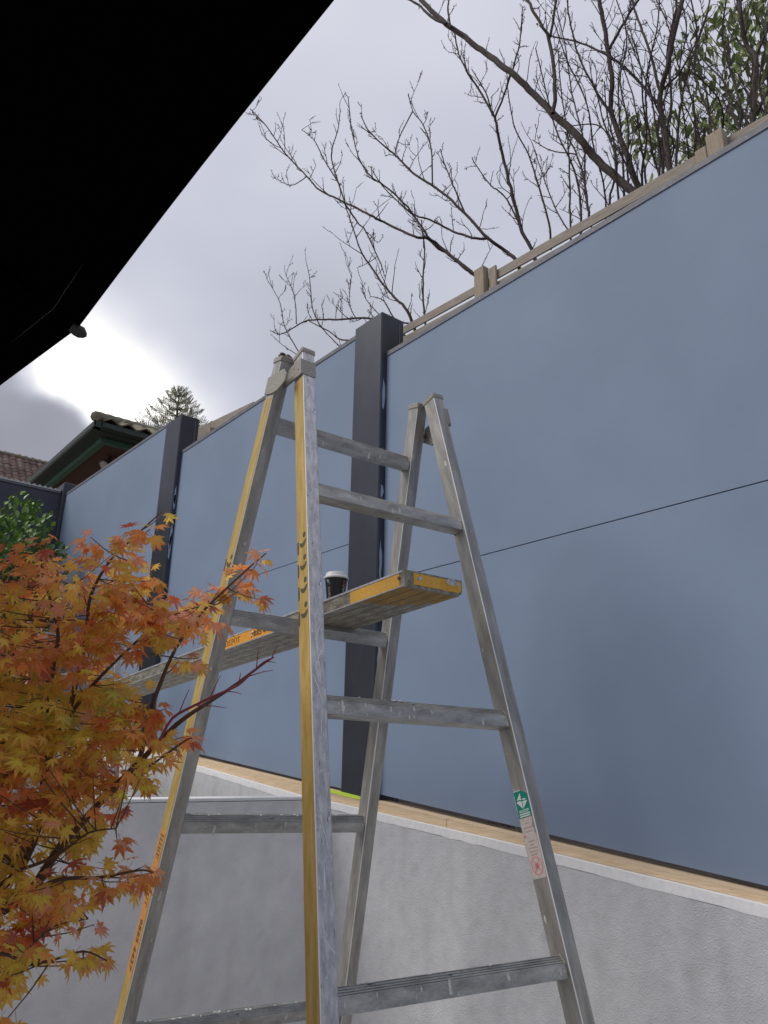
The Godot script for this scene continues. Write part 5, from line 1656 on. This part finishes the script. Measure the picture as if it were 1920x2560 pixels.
# ---------------------------------------------------------------- leafy tree behind, at the right
func make_leafy_tree() -> void:
	var r := RandomNumberGenerator.new()
	r.seed = 777
	var base := Vector3(-1.0, 0.3, -3.4)
	var t := thing("leafy_tree", "green tree with long drooping leaves behind the bare stems, upper right", "tree", base)
	var st := begin()
	tube(st, smooth_path([Vector3.ZERO, Vector3(0.05, 1.4, 0.05), Vector3(0.0, 3.0, 0.1)], 4), radii(9, 0.10, 0.07), 10, 0.05)
	part("trunk", st.commit(), M.bark, t)
	var clusters := [[1055, 510, 40], [1110, 560, 60], [1180, 560, 60], [1100, 640, 50], [1210, 620, 50], [1300, 650, 60], [1240, 500, 50], [1320, 330, 70], [1290, 230, 50], [1400, 180, 60], [1350, 260, 60], [1370, 100, 40], [1500, 60, 60], [1540, 140, 60], [1480, 180, 50], [1600, 60, 60], [1650, 120, 60], [1600, 250, 80], [1500, 300, 60], [1650, 330, 60], [1500, 450, 70], [1400, 480, 60], [1560, 540, 60], [1440, 590, 60], [1540, 430, 60], [1640, 480, 60], [1590, 420, 60], [1680, 220, 60], [1690, 20, 70], [1380, 560, 50], [1340, 600, 50], [1640, 520, 50], [1720, 420, 80], [1700, 560, 60], [1480, 520, 50], [1330, 440, 40], [1420, 400, 50], [1350, 520, 45], [1190, 690, 40], [1290, 690, 50], [1540, 250, 50], [1580, 10, 50], [1440, 20, 40], [1660, 30, 60]]
	var greens := [Color(0.10, 0.155, 0.035), Color(0.135, 0.20, 0.045), Color(0.18, 0.25, 0.06), Color(0.25, 0.30, 0.09)]
	var variants: Array = []
	for g in greens:
		for k in 3: variants.append(oval_leaf(1.0, r.randf_range(0.15, 0.20), r.randf_range(0.25, 0.6), 0.3, g, g.lightened(0.06)))
	var leaves: Array = []
	var limb_tops := [Vector3(-1.2, 4.2, 0.3), Vector3(-0.5, 4.8, 0.2), Vector3(0.4, 4.6, 0.1), Vector3(0.9, 4.0, 0.2), Vector3(-1.6, 3.6, 0.5)]
	var tops: Array = []
	for lt in limb_tops:
		var sp := smooth_path([Vector3(0.0, 2.6, 0.1), Vector3(lt.x * 0.4, 3.1, lt.z * 0.5 + 0.05), lt], 5)
		st = begin()
		tube(st, sp, radii(sp.size(), 0.045, 0.015), 7, 0.08)
		part("branch", st.commit(), M.bark, t)
		tops.append_array(sp)
	var tw := begin()
	for c in clusters:
		var z := r.randf_range(-3.6, -2.5)
		var cp := at_z((829.5 + c[0] * 0.5) * DISP, c[1] * 0.5 * DISP, z) - base
		var dist := (cp + base - EYE).length()
		var rad: float = c[2] * 0.5 * DISP / FOCAL * dist
		var best: Vector3 = tops[0]
		for q in tops:
			if (q - cp).length() < (best - cp).length(): best = q
		tube(tw, smooth_path([best, best.lerp(cp, 0.5) + Vector3(0, 0.1, 0), cp], 4), radii(9, 0.009, 0.003), 5)
		for k in int(c[2] * 0.34):
			var o := Vector3(r.randfn(), r.randfn(), r.randfn()) * rad * 0.5
			var p := cp + o
			var tip := (Vector3(r.randf_range(-0.6, 0.6), -1.0, r.randf_range(-0.6, 0.6)) + o.normalized() * 0.4).normalized()
			var nrm := Vector3(r.randf_range(-1, 1), 0.4, r.randf_range(-1, 1))
			nrm = (nrm - tip * nrm.dot(tip)).normalized()
			var size := r.randf_range(0.085, 0.14)
			leaves.append([Transform3D(Basis(tip.cross(nrm), tip, nrm).scaled_local(Vector3.ONE * size), p), r.randi() % variants.size(), dist])
			if k % 3 == 0: tube(tw, [cp, p], [0.003, 0.0016], 4)
	stuff(part("twigs", tw.commit(), M.twig, t))
	place_leaves(t, leaves, variants, M.evergreen)

# ---------------------------------------------------------------- glossy hedge at the far left
func make_hedge() -> void:
	var r := RandomNumberGenerator.new()
	r.seed = 555
	var c := at_x(2 * DISP, 1205 * DISP, -7.9)
	var base := Vector3(c.x, 0.0, c.z + 0.1)
	var t := thing("hedge_shrub", "dense glossy green shrub in front of the charcoal side fence", "shrub", base)
	var st := begin()
	for k in 5:
		var a := TAU * k / 5.0
		tube(st, smooth_path([Vector3(cos(a) * 0.05, 0, sin(a) * 0.05), Vector3(cos(a) * 0.15, 1.6, sin(a) * 0.2), Vector3(cos(a) * 0.28, 3.2, sin(a) * 0.45)], 3), radii(7, 0.022, 0.008), 6)
	part("stems", st.commit(), M.bark, t)
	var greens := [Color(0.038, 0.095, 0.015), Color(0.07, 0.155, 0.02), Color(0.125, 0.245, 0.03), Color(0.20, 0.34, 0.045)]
	var variants: Array = []
	for g in greens:
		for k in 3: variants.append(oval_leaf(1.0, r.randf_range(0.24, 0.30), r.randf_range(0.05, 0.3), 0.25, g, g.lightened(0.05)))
	var leaves: Array = []
	var mid := Vector3(0, c.y - 0.25, -0.1)
	for k in 3600:
		var d := Vector3(r.randfn(), r.randfn(), r.randfn()).normalized()
		var rr := pow(r.randf(), 0.28)
		var lump := 1.0 + 0.16 * sin(d.x * 7.0 + d.y * 5.0) + 0.10 * sin(d.z * 11.0 + d.y * 9.0)
		var p := mid + Vector3(d.x * 0.45, d.y * 0.75 - (0.35 if d.y < 0 else 0.0), d.z * 0.58) * rr * lump
		var tip := (d + Vector3(r.randf_range(-0.8, 0.8), r.randf_range(-0.1, 1.0), r.randf_range(-0.8, 0.8))).normalized()
		var nrm := Vector3(0, 1, 0) + d * 0.7 + Vector3(r.randf_range(-0.6, 0.6), 0, r.randf_range(-0.6, 0.6))
		nrm = (nrm - tip * nrm.dot(tip)).normalized()
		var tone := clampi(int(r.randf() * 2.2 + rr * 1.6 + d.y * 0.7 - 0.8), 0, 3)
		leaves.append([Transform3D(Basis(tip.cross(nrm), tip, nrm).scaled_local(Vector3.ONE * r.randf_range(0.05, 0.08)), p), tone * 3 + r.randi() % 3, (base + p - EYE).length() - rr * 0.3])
	# the upright tuft that stands above the top
	var tuft := at_x(68 * DISP, 1100 * DISP, -7.9) - base
	for k in 70:
		var h := r.randf()
		var p := tuft + Vector3(r.randf_range(-0.06, 0.06), h * 0.22 - 0.14, r.randf_range(-0.07, 0.07))
		var tip := Vector3(r.randf_range(-1, 1), r.randf_range(0.2, 1.3), r.randf_range(-1, 1)).normalized()
		var nrm := Vector3(r.randf_range(-0.5, 0.5), 1, r.randf_range(-0.5, 0.5))
		nrm = (nrm - tip * nrm.dot(tip)).normalized()
		leaves.append([Transform3D(Basis(tip.cross(nrm), tip, nrm).scaled_local(Vector3.ONE * r.randf_range(0.05, 0.08)), p), 6 + r.randi() % 6, 0.0])
	place_leaves(t, leaves, variants, M.gloss)

# ---------------------------------------------------------------- pine far off
func make_conifer() -> void:
	var r := RandomNumberGenerator.new()
	r.seed = 888
	var top := at_far(449, 980, 46.0)
	var foot := Vector3(top.x, 4.0, top.z)
	var t := thing("norfolk_pine", "far pine with tiers of tufted upturned branches above the house roof", "pine tree", foot)
	var hgt := top.y - foot.y
	var st := begin()
	tube(st, [Vector3.ZERO, Vector3(0, hgt * 0.5, 0), Vector3(0, hgt - 1.2, 0), Vector3(0, hgt, 0)], [0.30, 0.2, 0.055, 0.015], 8)
	part("trunk", st.commit(), M.bark, t)
	var c0 := Color(0.12, 0.135, 0.06)
	var c1 := Color(0.26, 0.27, 0.13)
	# one tuft: needles round a short upturned shoot
	var tuft := begin()
	for k in 22:
		var y := r.randf()
		var a := r.randf() * TAU
		var p := Vector3(0, y * 0.42, 0)
		var d := Vector3(cos(a), 0.9, sin(a)).normalized() * 0.13 * (1.1 - y * 0.5)
		var sd := Vector3(-sin(a), 0, cos(a)) * 0.016
		add_leaf_tri(tuft, p - sd, p + sd, p + d, c0, c0, c1)
	var tm := tuft.commit()
	var tiers := 14
	for k in tiers:
		var y := hgt - 0.25 - 0.42 * k
		var reach := 0.32 + 0.255 * k
		var n := 6
		for b in n:
			var a := TAU * (b + 0.37 * k) / n + r.randf_range(-0.2, 0.2)
			var L := reach * r.randf_range(0.8, 1.1)
			var out := Vector3(cos(a), 0, sin(a))
			var pts := [Vector3(0, y, 0), Vector3(0, y + 0.05 * L, 0) + out * L * 0.5, Vector3(0, y + 0.28 * L, 0) + out * L]
			st = begin()
			tube(st, pts, [0.035, 0.022, 0.008], 5)
			var br := part("branch", st.commit(), M.bark, t)
			st = begin()
			var m := int(3 + L * 4.0)
			for q in m:
				var f := 0.25 + 0.75 * (q + 0.5) / m
				var p: Vector3 = pts[0].lerp(pts[1], f * 2.0) if f < 0.5 else pts[1].lerp(pts[2], f * 2.0 - 1.0)
				for s in [-1.0, 1.0]:
					var sdir: Vector3 = (out * 0.6 + Vector3(-out.z, 0, out.x) * s * 0.8 + Vector3(0, 0.55, 0)).normalized()
					var l2 := 0.30 * L * (1.15 - f) + 0.1
					for w in 1:
						var q2: Vector3 = p + sdir * l2 * (0.45 + 0.4 * r.randf())
						var bs := Basis(Quaternion(Vector3.UP, (sdir + Vector3(0, 0.7, 0)).normalized())).scaled_local(Vector3.ONE * r.randf_range(0.6, 1.0))
						st.append_from(tm, 0, Transform3D(bs, q2))
			for e in 3: st.append_from(tm, 0, Transform3D(Basis(Quaternion(Vector3.UP, (out + Vector3(0, 0.9, 0)).normalized())), pts[2] + Vector3(r.randf_range(-0.08, 0.08), -0.05, r.randf_range(-0.08, 0.08))))
			stuff(part("needles", st.commit(), M.conifer, br))
	st = begin()
	for k in 7: st.append_from(tm, 0, Transform3D(Basis(Quaternion(Vector3.UP, Vector3(r.randf_range(-0.5, 0.5), 1, r.randf_range(-0.5, 0.5)).normalized())), Vector3(0, hgt - 0.1 * k, 0)))
	stuff(part("needles", st.commit(), M.conifer, t))
